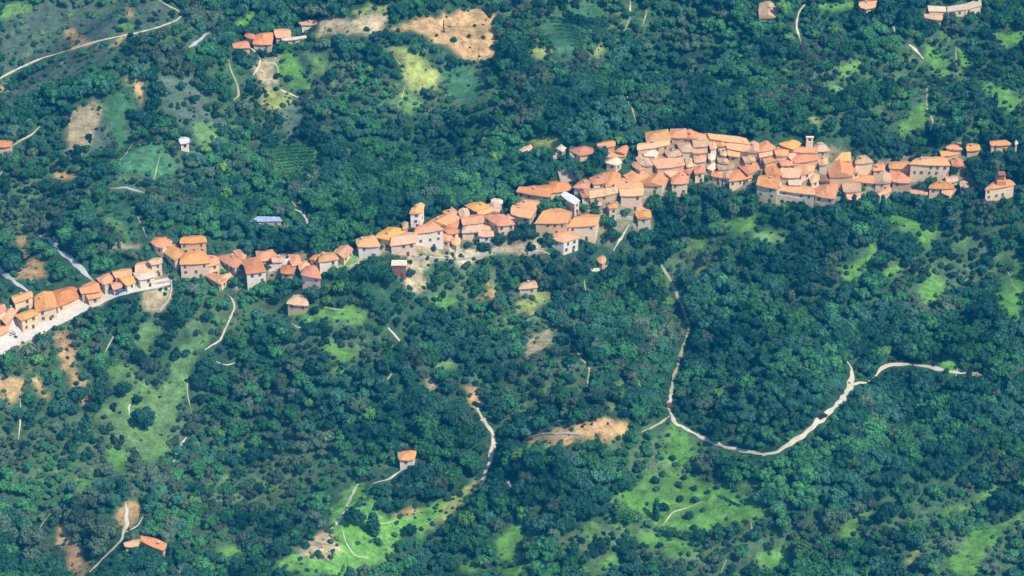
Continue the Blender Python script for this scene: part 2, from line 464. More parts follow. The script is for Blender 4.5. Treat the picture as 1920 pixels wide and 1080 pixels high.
def ribbon(name, pts3, width_m, mat, lift=0.10, jit=0.3, kind=True, taper=1.0, ends=(True, True)):
    P = np.array(pts3)[:, :2]
    Q = [P[0]]
    for i in range(len(P) - 1):
        p0 = P[max(i - 1, 0)]; p1 = P[i]; p2 = P[i + 1]; p3 = P[min(i + 2, len(P) - 1)]
        n = max(2, int(np.hypot(*(p2 - p1)) / 1.2))
        for k in range(1, n + 1):
            t = k / n; Q.append(.5 * ((2 * p1) + (-p0 + p2) * t + (2 * p0 - 5 * p1 + 4 * p2 - p3) * t * t + (-p0 + 3 * p1 - 3 * p2 + p3) * t ** 3))
    Q = np.array(Q); T = np.gradient(Q, axis=0); T /= np.linalg.norm(T, axis=1)[:, None] + 1e-9; N = np.stack([-T[:, 1], T[:, 0]], 1)
    n = len(Q); ph = rnd.uniform(0, 6)
    s = np.arange(n)
    wl_ = width_m / 2 * (1 + jit * np.sin(s * .53 + ph) + jit * .8 * np.sin(s * 1.31 + 2 * ph)); wr = width_m / 2 * (1 + jit * np.sin(s * .47 + ph + 2) + jit * .8 * np.sin(s * 1.17 + ph))
    if taper == 1.0: e_ = np.clip(np.minimum(s if ends[0] else s + 99, n - 1 - s if ends[1] else s * 0 + 99) / 4.0, .35, 1); wl_ = wl_ * e_; wr = wr * e_
    tp = 1 + (taper - 1) * (s / n) ** 1.6; wl_ = wl_ * tp; wr = wr * tp
    V = []
    for j, c in enumerate((-1, -.5, 0, .5, 1)):
        w = np.where(c < 0, wl_, wr) * c
        XY = Q + N * w[:, None]; Z = H(XY[:, 0], XY[:, 1]) + lift - (0.0 if abs(c) < 1 else 0.16)
        V.append(np.column_stack([XY, Z]))
    V = np.stack(V, 1).reshape(-1, 3)
    F = [(i * 5 + j, i * 5 + j + 1, (i + 1) * 5 + j + 1, (i + 1) * 5 + j) for i in range(n - 1) for j in range(4)]
    o = mesh_obj(name, V, F, mat); struct(o) if kind else None
    return o, Q
def dense(pp, st=14):
    o = [pp[0]]
    for a, b in zip(pp[:-1], pp[1:]):
        k = max(1, int(math.hypot(b[0] - a[0], b[1] - a[1]) / st)); o += [(a[0] + (b[0] - a[0]) * i / k, a[1] + (b[1] - a[1]) * i / k) for i in range(1, k + 1)]
    return o
way_xy = []
END_PTS = [tuple(map(float, q.split(','))) for ln in WAYS.strip().splitlines() for q in (ln.split()[1], ln.split()[-1])]
def joined(p): return sum(math.hypot(p[0] - a, p[1] - b) < 9 for a, b in END_PTS) > 1
for ln in WAYS.strip().splitlines():
    hd, *pp = ln.split(); nm, mk, w = hd.split(','); w = float(w); pp = [tuple(map(float, q.split(','))) for q in pp]
    stroke(pp, max(w + .5, 3.5) if w < 6.5 and nm == 'path' else w + 3.5)
    pe = (pp[0], pp[-1]); pp = dense(pp)
    P3 = at([p[0] for p in pp], [p[1] for p in pp])
    scale = FPX / project(P3.mean(0))[2][0]
    wm = w / scale * (1.15 if w > 6 else 1.05)
    o, Q = ribbon(nm, P3, wm, MW[mk], ends=(not joined(pe[0]), not joined(pe[1])))
    way_xy.append((Q, wm))
# the village road: a wide paved street below the first row of houses
VR = [(-40, 673), (0, 647), (40, 622), (80, 602), (120, 585), (160, 568), (200, 553), (240, 542), (280, 535), (320, 526)]
VRW = [30, 29, 26, 24, 23, 21, 18, 14, 9, 7]
stroke(VR[:7], 32); stroke(VR[6:], 16)
P3 = at([p[0] for p in VR], [p[1] for p in VR]); ribbon('road', P3, 10.5, M_ROAD, lift=.14, jit=.04, taper=.28)

# ------------------------------------------------------------------ ground sheet
def axis(lo, hi, step, far):
    a = list(np.arange(lo, hi + .01, step)); s = step
    while a[-1] < far: s *= 1.25; a.append(a[-1] + s)
    s = step
    while a[0] > -far: s *= 1.25; a.insert(0, a[0] - s)
    return np.array(a)
gx = axis(-290, 290, 1.25, 4500); gy = axis(-300, 360, 1.25, 4500)
GX, GY = np.meshgrid(gx, gy); GZ = H(GX, GY)
nx_, ny_ = len(gx), len(gy)
me = bpy.data.meshes.new('ground')
V = np.column_stack([GX.ravel(), GY.ravel(), GZ.ravel()]).astype(np.float32)
idx = np.arange(nx_ * ny_).reshape(ny_, nx_)
F = np.stack([idx[:-1, :-1], idx[:-1, 1:], idx[1:, 1:], idx[1:, :-1]], -1).reshape(-1, 4)
me.vertices.add(len(V)); me.vertices.foreach_set('co', V.ravel())
me.loops.add(F.size); me.loops.foreach_set('vertex_index', F.ravel().astype(np.int32))
me.polygons.add(len(F)); me.polygons.foreach_set('loop_start', np.arange(0, F.size, 4, dtype=np.int32)); me.polygons.foreach_set('loop_total', np.full(len(F), 4, np.int32))
me.polygons.foreach_set('use_smooth', np.ones(len(F), bool)); me.update(calc_edges=True)
colr = np.tile(np.array([.030, .078, .045, 1.0]), (len(V), 1))
def smooth_noise(shape, cell, amp, r):
    g = r.normal(size=(shape[0] // cell + 3, shape[1] // cell + 3)); yy = np.arange(shape[0]) / cell; xx = np.arange(shape[1]) / cell
    a = np.array([np.interp(xx, np.arange(g.shape[1]), row) for row in g]); return amp * np.array([np.interp(yy, np.arange(g.shape[0]), c_) for c_ in a.T]).T
wx = GX + smooth_noise(GX.shape, 7, 1.7, rng) + smooth_noise(GX.shape, 3, .9, rng); wy = GY + smooth_noise(GX.shape, 7, 1.9, rng) + smooth_noise(GX.shape, 3, 1.0, rng)
SCRUB = [(150, 850, 330, 130), (480, 900, 200, 130), (60, 650, 120, 60), (420, 590, 110, 50), (620, 640, 120, 60), (250, 300, 200, 90), (60, 400, 120, 70), (1100, 40, 170, 60), (1550, 130, 120, 80),
         (1760, 150, 200, 110), (1780, 520, 180, 90), (1280, 1020, 330, 60), (1800, 1010, 170, 90), (1300, 500, 90, 60), (1010, 720, 110, 60), (960, 610, 100, 40), (840, 170, 130, 60), (420, 200, 130, 80), (650, 150, 120, 60), (1240, 860, 110, 50), (900, 530, 130, 40), (150, 60, 230, 80)]
def scrubness(u, v):
    r_ = 0 * np.asarray(u, float)
    for a, b, c_, d in SCRUB: r_ = np.maximum(r_, np.exp(-((u - a) / c_) ** 2 - ((v - b) / d) ** 2))
    return r_
UU, VV, _f = project(V.astype(float)); sc_ = scrubness(UU, VV) * (.5 + .5 * np.clip(smooth_noise(GX.shape, 9, .8, rng) + smooth_noise(GX.shape, 4, .5, rng) + .6, 0, 1.4)).ravel()
sc_ = np.clip(sc_, 0, 1)[:, None]; colr[:, :3] = colr[:, :3] * (1 - sc_) + np.array([.105, .165, .08]) * sc_
for k, pp in sorted(patches, key=lambda q: 0 if q[0] == 's' else 1):
    pd = dense(pp + pp[:1], 20)[:-1]; W3 = at([p[0] for p in pd], [p[1] for p in pd])[:, :2]
    x0, y0 = W3.min(0) - 3; x1, y1 = W3.max(0) + 3
    i0, i1 = np.searchsorted(gx, [x0, x1]); j0, j1 = np.searchsorted(gy, [y0, y1])
    m = inpoly(wx[j0:j1, i0:i1], wy[j0:j1, i0:i1], W3)
    ids = idx[j0:j1, i0:i1][m]; v = rnd.uniform(.85, 1.15)
    colr[ids, :3] = np.array(COVER[k]) * v
cg = colr.reshape(ny_, nx_, 4)
for _ in range(1):
    cg[1:-1, 1:-1] = (cg[1:-1, 1:-1] * 2 + cg[:-2, 1:-1] + cg[2:, 1:-1] + cg[1:-1, :-2] + cg[1:-1, 2:]) / 6
cg[..., :3] *= 1 + smooth_noise(GX.shape, 5, .10, rng)[..., None] + smooth_noise(GX.shape, 2, .10, rng)[..., None]
colr = np.clip(cg, .005, 1).reshape(-1, 4)
at_ = me.color_attributes.new('cover', 'FLOAT_COLOR', 'POINT'); at_.data.foreach_set('color', colr.ravel().astype(np.float32))
m, n, l, b = new_mat('ground_cover')
ca = n.new('ShaderNodeAttribute'); ca.attribute_name = 'cover'; P = pos(n)
hv = n.new('ShaderNodeHueSaturation'); l.new(ca.outputs['Color'], hv.inputs['Color'])
vv = n.new('ShaderNodeMapRange'); vv.inputs[1].default_value = .3; vv.inputs[2].default_value = .7; vv.inputs[3].default_value = .45; vv.inputs[4].default_value = 1.5
l.new(noise(n, l, .22, 7, P, .72), vv.inputs[0]); l.new(vv.outputs[0], hv.inputs['Value'])
c = mixcol(n, l, ramp(n, l, noise(n, l, .07, 5, P, .7), .5, .75), hv.outputs[0], (.075, .13, .05), 'MIX')
c2 = mixcol(n, l, .62, hv.outputs[0], c)
c3 = mixcol(n, l, ramp(n, l, noise(n, l, 1.1, 4, P, .7), .55, .75), c2, (.03, .06, .03))
c4 = mixcol(n, l, .55, c2, c3)
sp = mixcol(n, l, ramp(n, l, noise(n, l, .55, 6, P, .8), .52, .64), (1, 1, 1), (.50, .58, .50))
mpg = n.new('ShaderNodeMapping'); mpg.inputs['Scale'].default_value = (.12, .75, .9); l.new(P, mpg.inputs[0])
sp2 = mixcol(n, l, ramp(n, l, noise(n, l, 1.0, 6, mpg.outputs[0], .75), .50, .66), (1.08, 1.08, 1.06), (.62, .66, .60))
l.new(mixcol(n, l, .8, mixcol(n, l, .85, c4, sp, 'MULTIPLY'), sp2, 'MULTIPLY'), b.inputs['Base Color']); b.inputs['Roughness'].default_value = .95; b.inputs['Specular IOR Level'].default_value = .03
bp = n.new('ShaderNodeBump'); bp.inputs['Strength'].default_value = .6; bp.inputs['Distance'].default_value = .5; l.new(noise(n, l, .8, 5, P), bp.inputs['Height']); l.new(bp.outputs[0], b.inputs['Normal'])
me.materials.append(m)
ground = bpy.data.objects.new('ground', me); COL.objects.link(ground); struct(ground)

# ------------------------------------------------------------------ houses: roof, wall, visible wall px, form | eave outline (back left, back right, front right, front left) | where
HOUSES = '''
o c 18 g|22,556 55,547 61,556 28,567|where the upper grey road reaches the village's left end
r c 13 g|-16,575 3,571 11,580 -15,593|cut by the photo's left edge, highest there
p t 15 h|0,592 20,570 34,580 12,606|behind the amber roofed corner house by the street
y c 24 h|30,590 62,581 71,588 41,600|on the street corner beside a dark gap, left end
o v 14 g|-22,615 10,611 17,620 -15,633|lowest at the left edge above the paved street
o c 22 g|66,557 98,549 106,574 68,582|beside the arcaded red house on the paved street
r c 13 h|92,546 140,536 147,557 108,573|with a row of posts below, on the paved street
r t 18 g|150,539 178,527 188,545 153,549|right of the arcaded red house on the paved street
p c 14 g|160,549 188,545 190,555 166,560|lean low beside the paved street, smallest there
o s 20 h|181,522 204,513 212,524 196,533|just below the second grey road's end
p c 10 g|210,509 243,504 247,516 217,520|with a white chimney, top of the left row
y v 12 g|220,520 252,517 257,526 238,535|above a blue doorway on the paved street
o t 10 g|209,531 226,528 229,537 212,542|tiny, beside the blue parked car
w v 18 h|250,512 286,508 290,518 262,524|pale pink, above the end of the paved street
p c 8 g|258,494 283,490 286,508 254,510|stepping up behind the pale pink roof
t c 25 g|278,488 300,483 304,492 284,496|tall, at the right end of the street terrace
r c 20 n|282,454 291,445 313,444 324,453 305,466 291,462|shaped like an eye, left of the square tower
y s 24 h|298,465 328,457 343,474 328,486|overlapping the eye shaped roof beside it
o t 24 g|345,444 378,442 387,453 338,455|crowning the square tower above the lower village
o k 25 h|343,477 374,468 394,491 338,494|directly in front of the square tower
o c 22 h|378,478 405,481 412,492 391,498|right of the wide roof before the square tower
o s 16 h|406,482 438,474 460,488 440,501|broad, midway between tower and arched white wall
p c 10 h|435,470 452,467 462,477 457,487|perched on the broad roof right of the tower
r v 32 h|459,488 482,483 499,507 462,511|on the tall white arched wall
o t 8 h|480,472 513,469 518,483 486,489|with a ragged top edge, above the arched house
p v 14 g|510,481 530,481 531,490 511,491|small, above a cream yard wall
p c 8 g|382,514 402,513 426,522 411,531|lean-to, lowest left of the cream triangular yard
p c 8 g|406,522 426,513 434,517 415,532|lean-to, lowest, touching its twin by the yard
o t 8 h|541,478 560,479 564,491 548,498|isolated, left of the curved white house
r t 16 h|529,498 546,498 550,512 527,511|left of the three small linked red roofs
p k 10 h|559,495 577,489 581,500 565,510|middle one of the linked red roofs
r k 20 h|573,500 592,499 602,521 565,514|right one of the linked red roofs, pinkish wall
y c 8 g|580,485 600,473 610,478 597,490|narrow, left of the ribbed white house
y v 24 h|602,476 624,474 635,485 598,490|over the ribbed curved white wall
p c 12 g|625,473 640,461 662,468 645,483|tilted, between two amber roofs
y v 24 h|668,449 700,442 712,461 672,461|over the broad white blank wall
y c 12 h|703,443 728,427 762,430 740,450|long, first right of the blank white house
p k 16 g|740,441 780,436 780,453 733,459|below the long amber roof, above the glass porch
o v 22 h|783,425 812,418 832,430 777,437|over cream wall with dark openings above terrace
o t 8 g|800,418 832,402 862,409 838,421|long pointed, stepping above the terrace house
p t 6 h|830,398 843,387 858,397 848,403|topmost of the stepped row behind the terrace
r t 6 g|838,411 860,409 857,426 830,423|with a dark seam, behind the garden shrub
r c 10 h|832,430 851,427 861,435 840,438|oval, left of the small garden shrub
o t 10 g|828,440 845,440 844,450 830,452|square, under the oval red roof
p s 10 n|844,450 849,444 858,443 864,449 863,458 855,461 847,457|round like a drum, beside the terrace
y v 26 g|777,386 796,384 789,398 768,399|on the slim white tower among dark trees
t t 12 n|753,418 759,414 766,417 766,428 755,430|small, at the white tower's foot
y t 8 h|872,385 900,378 921,389 891,395|highest of the amber pair above the garden
y t 6 g|893,395 920,388 924,395 900,403|lower of the amber pair above the garden
t t 14 g|914,384 938,382 936,397 917,397|square, right of the amber pair
w c 8 g|921,374 940,372 942,381 924,383|small boxy, standing against the dark wood
t c 8 g|860,395 877,392 880,403 864,406|small cream block left of the amber pair
p c 6 g|866,408 900,402 907,416 868,420|flat wide, left of the bright red roof
r c 24 h|908,405 943,402 965,419 934,422|bright, over the tall cream curved wall
t c 14 h|872,422 894,419 902,433 866,435|brownish, left of the white cube house
p c 8 g|897,421 915,424 920,432 900,432|narrow, above the white cube house
p v 22 g|900,433 920,432 926,442 898,442|on the white cube house with three windows
o c 16 g|984,351 1030,347 1030,368 969,359|long, left end of the upper terrace houses
r c 10 h|1031,342 1064,340 1071,354 1032,361|square, at the foot of the stone steps
p t 6 h|967,382 985,376 1012,378 1002,391|faded, below the long orange roof
p s 14 g|962,386 1006,391 994,408 959,401|patched, left of the steep climbing garden
t t 8 g|951,402 965,398 972,406 955,410|little, next to the patched salmon roof
o t 20 g|1038,391 1072,398 1063,416 1004,417|very large sloping, in the middle of the village
g k 24 g|1053,367 1062,361 1087,375 1077,382|over pinkish house with blue awning
o c 16 g|1091,404 1125,404 1117,421 1065,424|right of the very large sloping roof
o v 26 n|1032,437 1066,434 1087,445 1057,455 1032,449|five sided, over the ribbed round pale wall
r c 15 h|1075,350 1095,336 1107,341 1101,353|pointed, left of the long loggia
o c 10 g|1088,353 1106,351 1109,366 1091,369|small square, left end of the long loggia
t t 12 g|1106,355 1156,350 1157,361 1107,370|long loggia with dark openings
o c 8 h|1106,334 1134,325 1141,340 1113,345|first step up from the loggia
o c 8 h|1135,324 1161,322 1163,336 1136,350|second step up from the loggia
o t 5 h|1163,320 1190,318 1216,328 1186,341|leaf shaped, above the pink balcony house
p c 8 g|1160,335 1195,341 1204,350 1154,351|joined to the pink balcony house behind
p k 18 g|1163,352 1204,350 1205,365 1164,366|pink balcony house above the grey wall
o c 22 n|1137,385 1148,380 1158,383 1158,390 1142,391|small, over yellowish round house by the lawn wall
y s 18 g|1190,393 1216,391 1221,407 1196,409|with grey wall and white door, village edge
r c 14 h|1068,281 1098,274 1122,284 1088,291|beside the walled courtyard at the top
o t 12 g|1121,269 1150,264 1153,273 1122,276|boxy tower block beside the woods
o t 6 g|1131,284 1170,284 1172,292 1132,294|low, in front of the boxy tower block
r t 5 g|1155,283 1168,275 1178,277 1172,286|curved like a shell against the trees
w s 16 n|1135,305 1145,294 1160,293 1167,305 1155,310|domed grey and pale, below the boxy block
w c 8 n|1043,278 1052,270 1062,277 1055,285|ruined corner turret of the walled courtyard
w c 6 n|1205,284 1215,277 1228,278 1235,287 1229,294 1207,292|pale six sided, left part of the summit cluster
p t 8 g|1199,270 1250,262 1252,271 1198,279|long, above the pale six sided roof
y t 6 h|1212,250 1250,245 1256,261 1215,265|upper left corner of the summit cluster
o t 5 h|1258,244 1285,243 1285,256 1260,256|topmost of the summit cluster
r t 5 g|1286,246 1303,248 1309,258 1286,258|just right of the topmost summit roof
o t 5 g|1306,249 1335,254 1333,261 1308,260|third along the summit's back row
p t 4 g|1330,252 1385,257 1402,268 1334,260|very long, forming the summit's back row
y t 6 g|1345,260 1364,263 1362,271 1346,272|small, under the very long back row roof
p t 6 g|1366,263 1403,270 1402,282 1365,277|wide, under the very long back row roof
p t 6 g|1403,271 1422,270 1425,283 1402,283|right end of the summit's back row
p k 6 g|1330,262 1344,260 1344,275 1332,277|narrow with pink wall, amid the summit
t t 6 h|1248,284 1280,280 1276,290 1254,293|faded, right of the pale six sided roof
p t 5 g|1300,280 1322,278 1325,285 1300,286|slim, in the summit's centre
t s 6 h|1270,270 1296,269 1303,281 1280,283|mossy brown, in the summit's centre
t t 6 g|1193,298 1210,294 1224,308 1206,309|left of the long curved dark seam
p t 6 g|1216,296 1270,294 1281,308 1234,313|broad dusty, right of the long curved seam
p t 5 h|1185,309 1195,302 1212,311 1200,318|small, above the leaf shaped roof
r t 8 h|1270,311 1285,309 1297,318 1291,325|dusky, above the rounded front row roof
r c 22 h|1264,325 1288,325 1289,341 1260,342|rounded, front row above the trees
o s 18 g|1226,320 1256,330 1241,345 1201,344|large smooth triangular, front row
p t 4 g|1236,318 1262,321 1269,322 1257,330|thin, behind the large smooth triangular roof
r c 18 g|1304,312 1320,313 1321,322 1303,324|tiny, over the peeling cream front wall
w t 6 n|1329,300 1345,303 1347,312 1335,320 1325,316|pale orange, lower of two six sided roofs
w t 6 n|1327,288 1335,284 1342,290 1341,298 1333,301 1327,296|pale orange, upper of two six sided roofs
r c 16 h|1338,318 1352,315 1354,331 1334,328|left one of two small square front roofs
t c 16 g|1356,315 1368,316 1367,332 1355,331|right one of two small square front roofs
r c 22 h|1376,318 1392,316 1409,331 1368,337|fan shaped, on pale pillars above trees
r t 8 h|1380,305 1418,303 1428,312 1403,324|glowing half moon, above the fan shaped roof
t s 6 g|1300,262 1328,262 1326,272 1302,274|lichen covered, between the back row and mossy roof
p s 6 h|1302,290 1322,290 1322,301 1303,302|old and uneven, left of the two six sided roofs
t c 6 g|1346,307 1376,306 1373,315 1348,316|low, above the two small square front roofs
t s 6 h|1286,298 1301,297 1303,309 1288,311|tiny mossy, left of the old uneven roof
t s 6 g|1534,293 1549,292 1551,306 1536,307|half ruined, in the overgrown strip
t t 6 g|1346,293 1361,296 1366,305 1348,304|dull, right of the two six sided roofs
y t 8 g|1366,280 1385,283 1385,292 1366,290|dusty block under the dark sloping seam
t c 10 g|1391,286 1412,284 1416,300 1397,302|cream block beside the green gap
t t 5 h|1352,276 1363,276 1362,290 1351,288|tiny dusty, left of the cream block
o t 6 h|1425,265 1445,263 1453,277 1424,282|domed, at the green gap's upper right
t t 8 g|1426,283 1450,279 1452,288 1425,293|brown banded, under the domed roof
y c 6 g|1453,280 1475,278 1477,290 1456,290|pale apricot, centre of the right summit
y t 6 h|1462,270 1483,262 1501,268 1488,278|peaked apricot, back row of the right summit
p t 5 g|1476,291 1489,280 1496,284 1484,297|narrow slanting strip, centre right summit
p k 10 g|1492,276 1528,276 1531,285 1492,284|long with an arcade below, back row
r t 5 h|1485,291 1520,286 1533,298 1491,303|brightest red, in the right summit
o t 9 h|1463,300 1490,298 1495,307 1466,309|oval with shadow under it, right summit
p k 8 g|1500,303 1528,301 1525,318 1502,325|pale steep, right of the oval roof
o t 5 g|1430,295 1455,290 1473,294 1436,305|slanting, right of the green gap
o t 6 g|1434,306 1461,306 1466,326 1438,326|large plain, middle of the right summit
p t 6 g|1465,313 1500,316 1498,330 1467,330|large plain salmon, above the cream yard
o s 30 g|1430,331 1460,332 1456,351 1420,345|on the tall grey corner wall
w c 6 g|1480,335 1500,336 1501,345 1480,345|cream yard shelter below the salmon roofs
t c 8 h|1516,326 1530,320 1536,335 1521,341|yellowish ruined, beside the brick roof
b2 b 10 g|1537,324 1552,325 1555,338 1538,338|dark brick, under the overgrown strip
t t 8 h|1528,273 1541,268 1555,281 1530,282|pointed, right of the white bell gable
y t 6 g|1558,285 1590,283 1593,299 1557,298|upper of the large stacked pair
o t 6 g|1551,301 1594,303 1597,326 1557,328|lower of the large stacked pair
p c 8 g|1597,306 1609,308 1611,320 1598,322|small annex of the large stacked pair
t c 18 h|1608,294 1622,292 1636,303 1604,305|mushroom shaped, right of the stacked pair
p s 26 g|1467,347 1520,350 1527,364 1464,357|long low, over grey wall with round window
o k 24 h|1534,346 1571,347 1564,371 1528,365|large ribbed, right end of the front terrace
w c 18 g|1457,341 1464,341 1464,348 1457,348|slender chimney tower between two front houses
p c 13 h|1612,328 1640,330 1646,343 1597,337|kite shaped, above the arcade of arches
t k 12 g|1579,342 1607,342 1613,356 1583,358|dusty arcade of arches
p k 12 g|1585,363 1618,366 1610,375 1590,373|lowest, under the arcade of arches
t s 16 g|1645,325 1668,322 1670,341 1641,342|dull with small skylight, over green grey wall
o t 8 h|1638,309 1657,306 1658,317 1637,319|small rounded, above the skylight roof
y t 5 h|1669,304 1704,303 1707,314 1668,315|long rounded, left of the big cream mansion
r t 15 h|1663,318 1704,317 1705,341 1674,339|large square, with orange brown wall
y c 8 g|1706,312 1736,308 1739,322 1712,323|lean, leading to the big cream mansion
p c 28 h|1719,297 1767,294 1781,309 1707,307|big cream mansion with many windows
p c 6 g|1645,362 1668,350 1670,359 1650,367|little slanted, below the skylight house
p k 5 g|1706,356 1738,359 1737,366 1708,362|pink striped canopy above the hedge
o c 16 h|1750,342 1780,340 1789,353 1742,352|over cream wall with green shrub, right side
p c 14 g|1770,352 1793,355 1781,366 1766,361|wing, right of the shrub
r t 5 h|1777,273 1804,267 1803,280 1775,278|gabled, left of the tall dark cypress
y c 8 g|1763,283 1795,279 1798,288 1766,292|flat, left below the cypress gable
r b 5 g|1784,296 1800,294 1808,310 1786,311|brick red slope below the cypress gable
y t 6 g|1812,271 1830,270 1838,280 1813,282|pale, right of the tall dark cypress
o c 18 h|1857,265 1885,263 1897,271 1859,272|curved, upper right among trees
w s 24 n|1902,266 1905,262 1909,266 1909,270 1903,271|slender stone tower at the right edge
t s 10 g|1773,332 1790,330 1796,338 1776,342|grey green, behind the shrub house
t c 12 g|1800,341 1815,343 1817,352 1803,352|brown shed left of the church
r c 6 h|458,67 465,62 478,65 475,73|smallest of the hilltop farm
r c 6 g|438,82 459,77 469,89 438,89|lowest and leftmost of the hilltop farm
r s 16 h|481,65 511,62 509,82 475,81|domed, largest of the hilltop farm
p c 12 g|514,56 542,55 545,69 518,69|squarish, right end of the hilltop farm
p v 16 g|560,42 597,37 601,44 566,47|white walled, beside the brown terraces
w s 10 g|530,72 571,67 573,71 531,76|long low grey outbuilding of the hilltop farm
t c 8 g|1426,9 1458,15 1455,30 1425,31|pale, alone among trees at the top edge
p v 8 g|1614,4 1644,2 1640,12 1612,17|small whitish, alone at the top edge
w c 12 f|1740,11 1775,13 1775,21 1742,20|left end of the curved cream block
w c 12 f|1775,13 1808,8 1810,17 1775,21|middle of the curved cream block
w c 12 f|1808,8 1838,-2 1840,10 1810,17|right end of the curved cream block
t c 8 g|1735,25 1767,28 1765,37 1735,33|low, below the curved cream block
r c 10 g|268,1005 312,1018 306,1031 263,1014|farmhouse alone in the lower left corner
p c 6 g|234,1017 262,1012 257,1024 235,1024|low wing left of the lower farmhouse
o v 20 h|747,849 780,845 775,861 749,861|alone in the lower woods above the forked track
o t 20 n|1118,485 1122,480 1128,478 1134,480 1137,486 1135,492 1129,495 1122,492|round like a silo, below the village
w b 28 f|735,488 762,488 762,497 734,497|brick red cube with cream cap under the terrace
t s 12 h|979,531 1002,527 1008,538 973,541|rocky ruin in the middle wood
t t 10 h|551,554 573,555 578,572 538,568|tan shed alone below the linked red roofs
b s 9 f|484,406 523,407 528,414 470,415|boat shaped, alone in the wood above the village
g v 10 g|336,258 352,258 355,266 338,269|small white hut alone on the upper slope
r c 6 g|-8,264 22,265 20,274 -8,275|cut by the photo's left edge, upper slope
t t 5 g|973,282 990,273 998,277 985,288|low hut at the bright clearing above the village
'''
ROOF['b2'] = ('brick brown', mat_roof('roof_brick', (.40, .20, .12), (.30, .15, .10), (.2, .13, .1)))
FORM = {'h': 'hipped', 'g': 'ridged', 'n': 'many sided', 'f': 'flat'}

def house_tops(s, t, form, rise, flip):
    if form == 'f': return np.zeros_like(s)
    a, b = (s, t) if not flip else (t, s)          # ridge runs along a
    g = 1 - np.abs(2 * b - 1)
    if form == 'h': g = np.minimum(g, np.minimum(a, 1 - a) / .34)
    return rise * np.clip(g, 0, 1)
def quad_grid(q, ns, nt, form, rise, flip, wob=0.0, seed=0):
    S, T = np.meshgrid(np.linspace(0, 1, ns), np.linspace(0, 1, nt))
    P = (q[0] * ((1 - S) * (1 - T))[..., None] + q[1] * (S * (1 - T))[..., None] + q[2] * (S * T)[..., None] + q[3] * ((1 - S) * T)[..., None])
    cq = q.mean(0); bl = (np.sin(np.pi * S) * np.abs(2 * T - 1) ** 3 + np.sin(np.pi * T) * np.abs(2 * S - 1) ** 3) * wob * 3.2
    D = P - cq; P = P + D / (np.linalg.norm(D, axis=-1)[..., None] + 1e-6) * bl[..., None]
    Z = house_tops(S, T, form, rise, flip)
    if wob: Z = Z + wob * np.sin(S * 7 + seed) * np.sin(T * 5 + seed * 2) + wob * .6 * np.sin(S * 15 + T * 9 + seed)
    return P, Z, S, T
def solid_quad(q, zb, zt, form, rise, flip, ns=9, nt=9, wob=0, seed=0):
    """closed body over a quad: top follows the roof form, flat bottom"""
    P, Z, S, T = quad_grid(q, ns, nt, form, rise, flip, wob, seed)
    top = np.concatenate([P, (Z + zt)[..., None]], -1).reshape(-1, 3); n = len(top)
    per = [j for j in range(ns)] + [i * ns + ns - 1 for i in range(1, nt)] + [(nt - 1) * ns + j for j in range(ns - 2, -1, -1)] + [i * ns for i in range(nt - 2, 0, -1)]
    V = list(map(tuple, top)) + [(top[i][0], top[i][1], zb) for i in per]
    F = [(i * ns + j, (i + 1) * ns + j, (i + 1) * ns + j + 1, i * ns + j + 1) for i in range(nt - 1) for j in range(ns - 1)]
    m = len(per)
    for k in range(m): F.append((per[k], per[(k + 1) % m], n + (k + 1) % m, n + k))
    F.append(tuple(n + k for k in range(m - 1, -1, -1)))
    L1 = np.linalg.norm(q[1] - q[0]); L2 = np.linalg.norm(q[3] - q[0])
    uv = np.stack([S * L1, T * L2], -1).reshape(-1, 2)
    if flip: uv = uv[:, ::-1]
    uv = np.vstack([uv, [uv[i] for i in per]])
    return V, F, uv
def inset(q, d):
    c = q.mean(0); n = len(q); out = []
    for i in range(n):
        a = q[i - 1] - q[i]; b = q[(i + 1) % n] - q[i]
        a = a / (np.linalg.norm(a) + 1e-6); b = b / (np.linalg.norm(b) + 1e-6); m = a + b; L = np.linalg.norm(m)
        m = m / L if L > .15 else (c - q[i]) / (np.linalg.norm(c - q[i]) + 1e-6)
        if np.dot(m, c - q[i]) < 0: m = -m
        sn = max(.45, math.sqrt(max(0, 1 - (np.dot(a, b) + 1) / 2)) if L > .15 else 1)
        out.append(q[i] + m * min(d / sn, 2.5 * d))
    return np.array(out)
win_me = MB().box(-.45, .45, -.03, .06, -.7, .7).build('window', M_GLASS); win_data = win_me.data; bpy.data.objects.remove(win_me)
fm = MB().box(-.57, -.45, -.03, .1, -.82, .82).box(.45, .57, -.03, .1, -.82, .82).box(-.45, .45, -.03, .1, .7, .82).box(-.45, .45, -.03, .14, -.82, -.7).box(-.03, .03, .062, .085, -.7, .7).build('window_frame', M_FRAME)
frame_data = fm.data; bpy.data.objects.remove(fm)
foot = []                                         # footprints in world xy
hrng = random.Random(5)
HL = []
for ln in HOUSES.strip().splitlines():
    a, pts, ph = ln.split('|'); rc, wc, wp, form = a.split(); wp = float(wp)
    HL.append((rc, wc, wp, form, [tuple(map(float, q.split(','))) for q in pts.split()], ph))
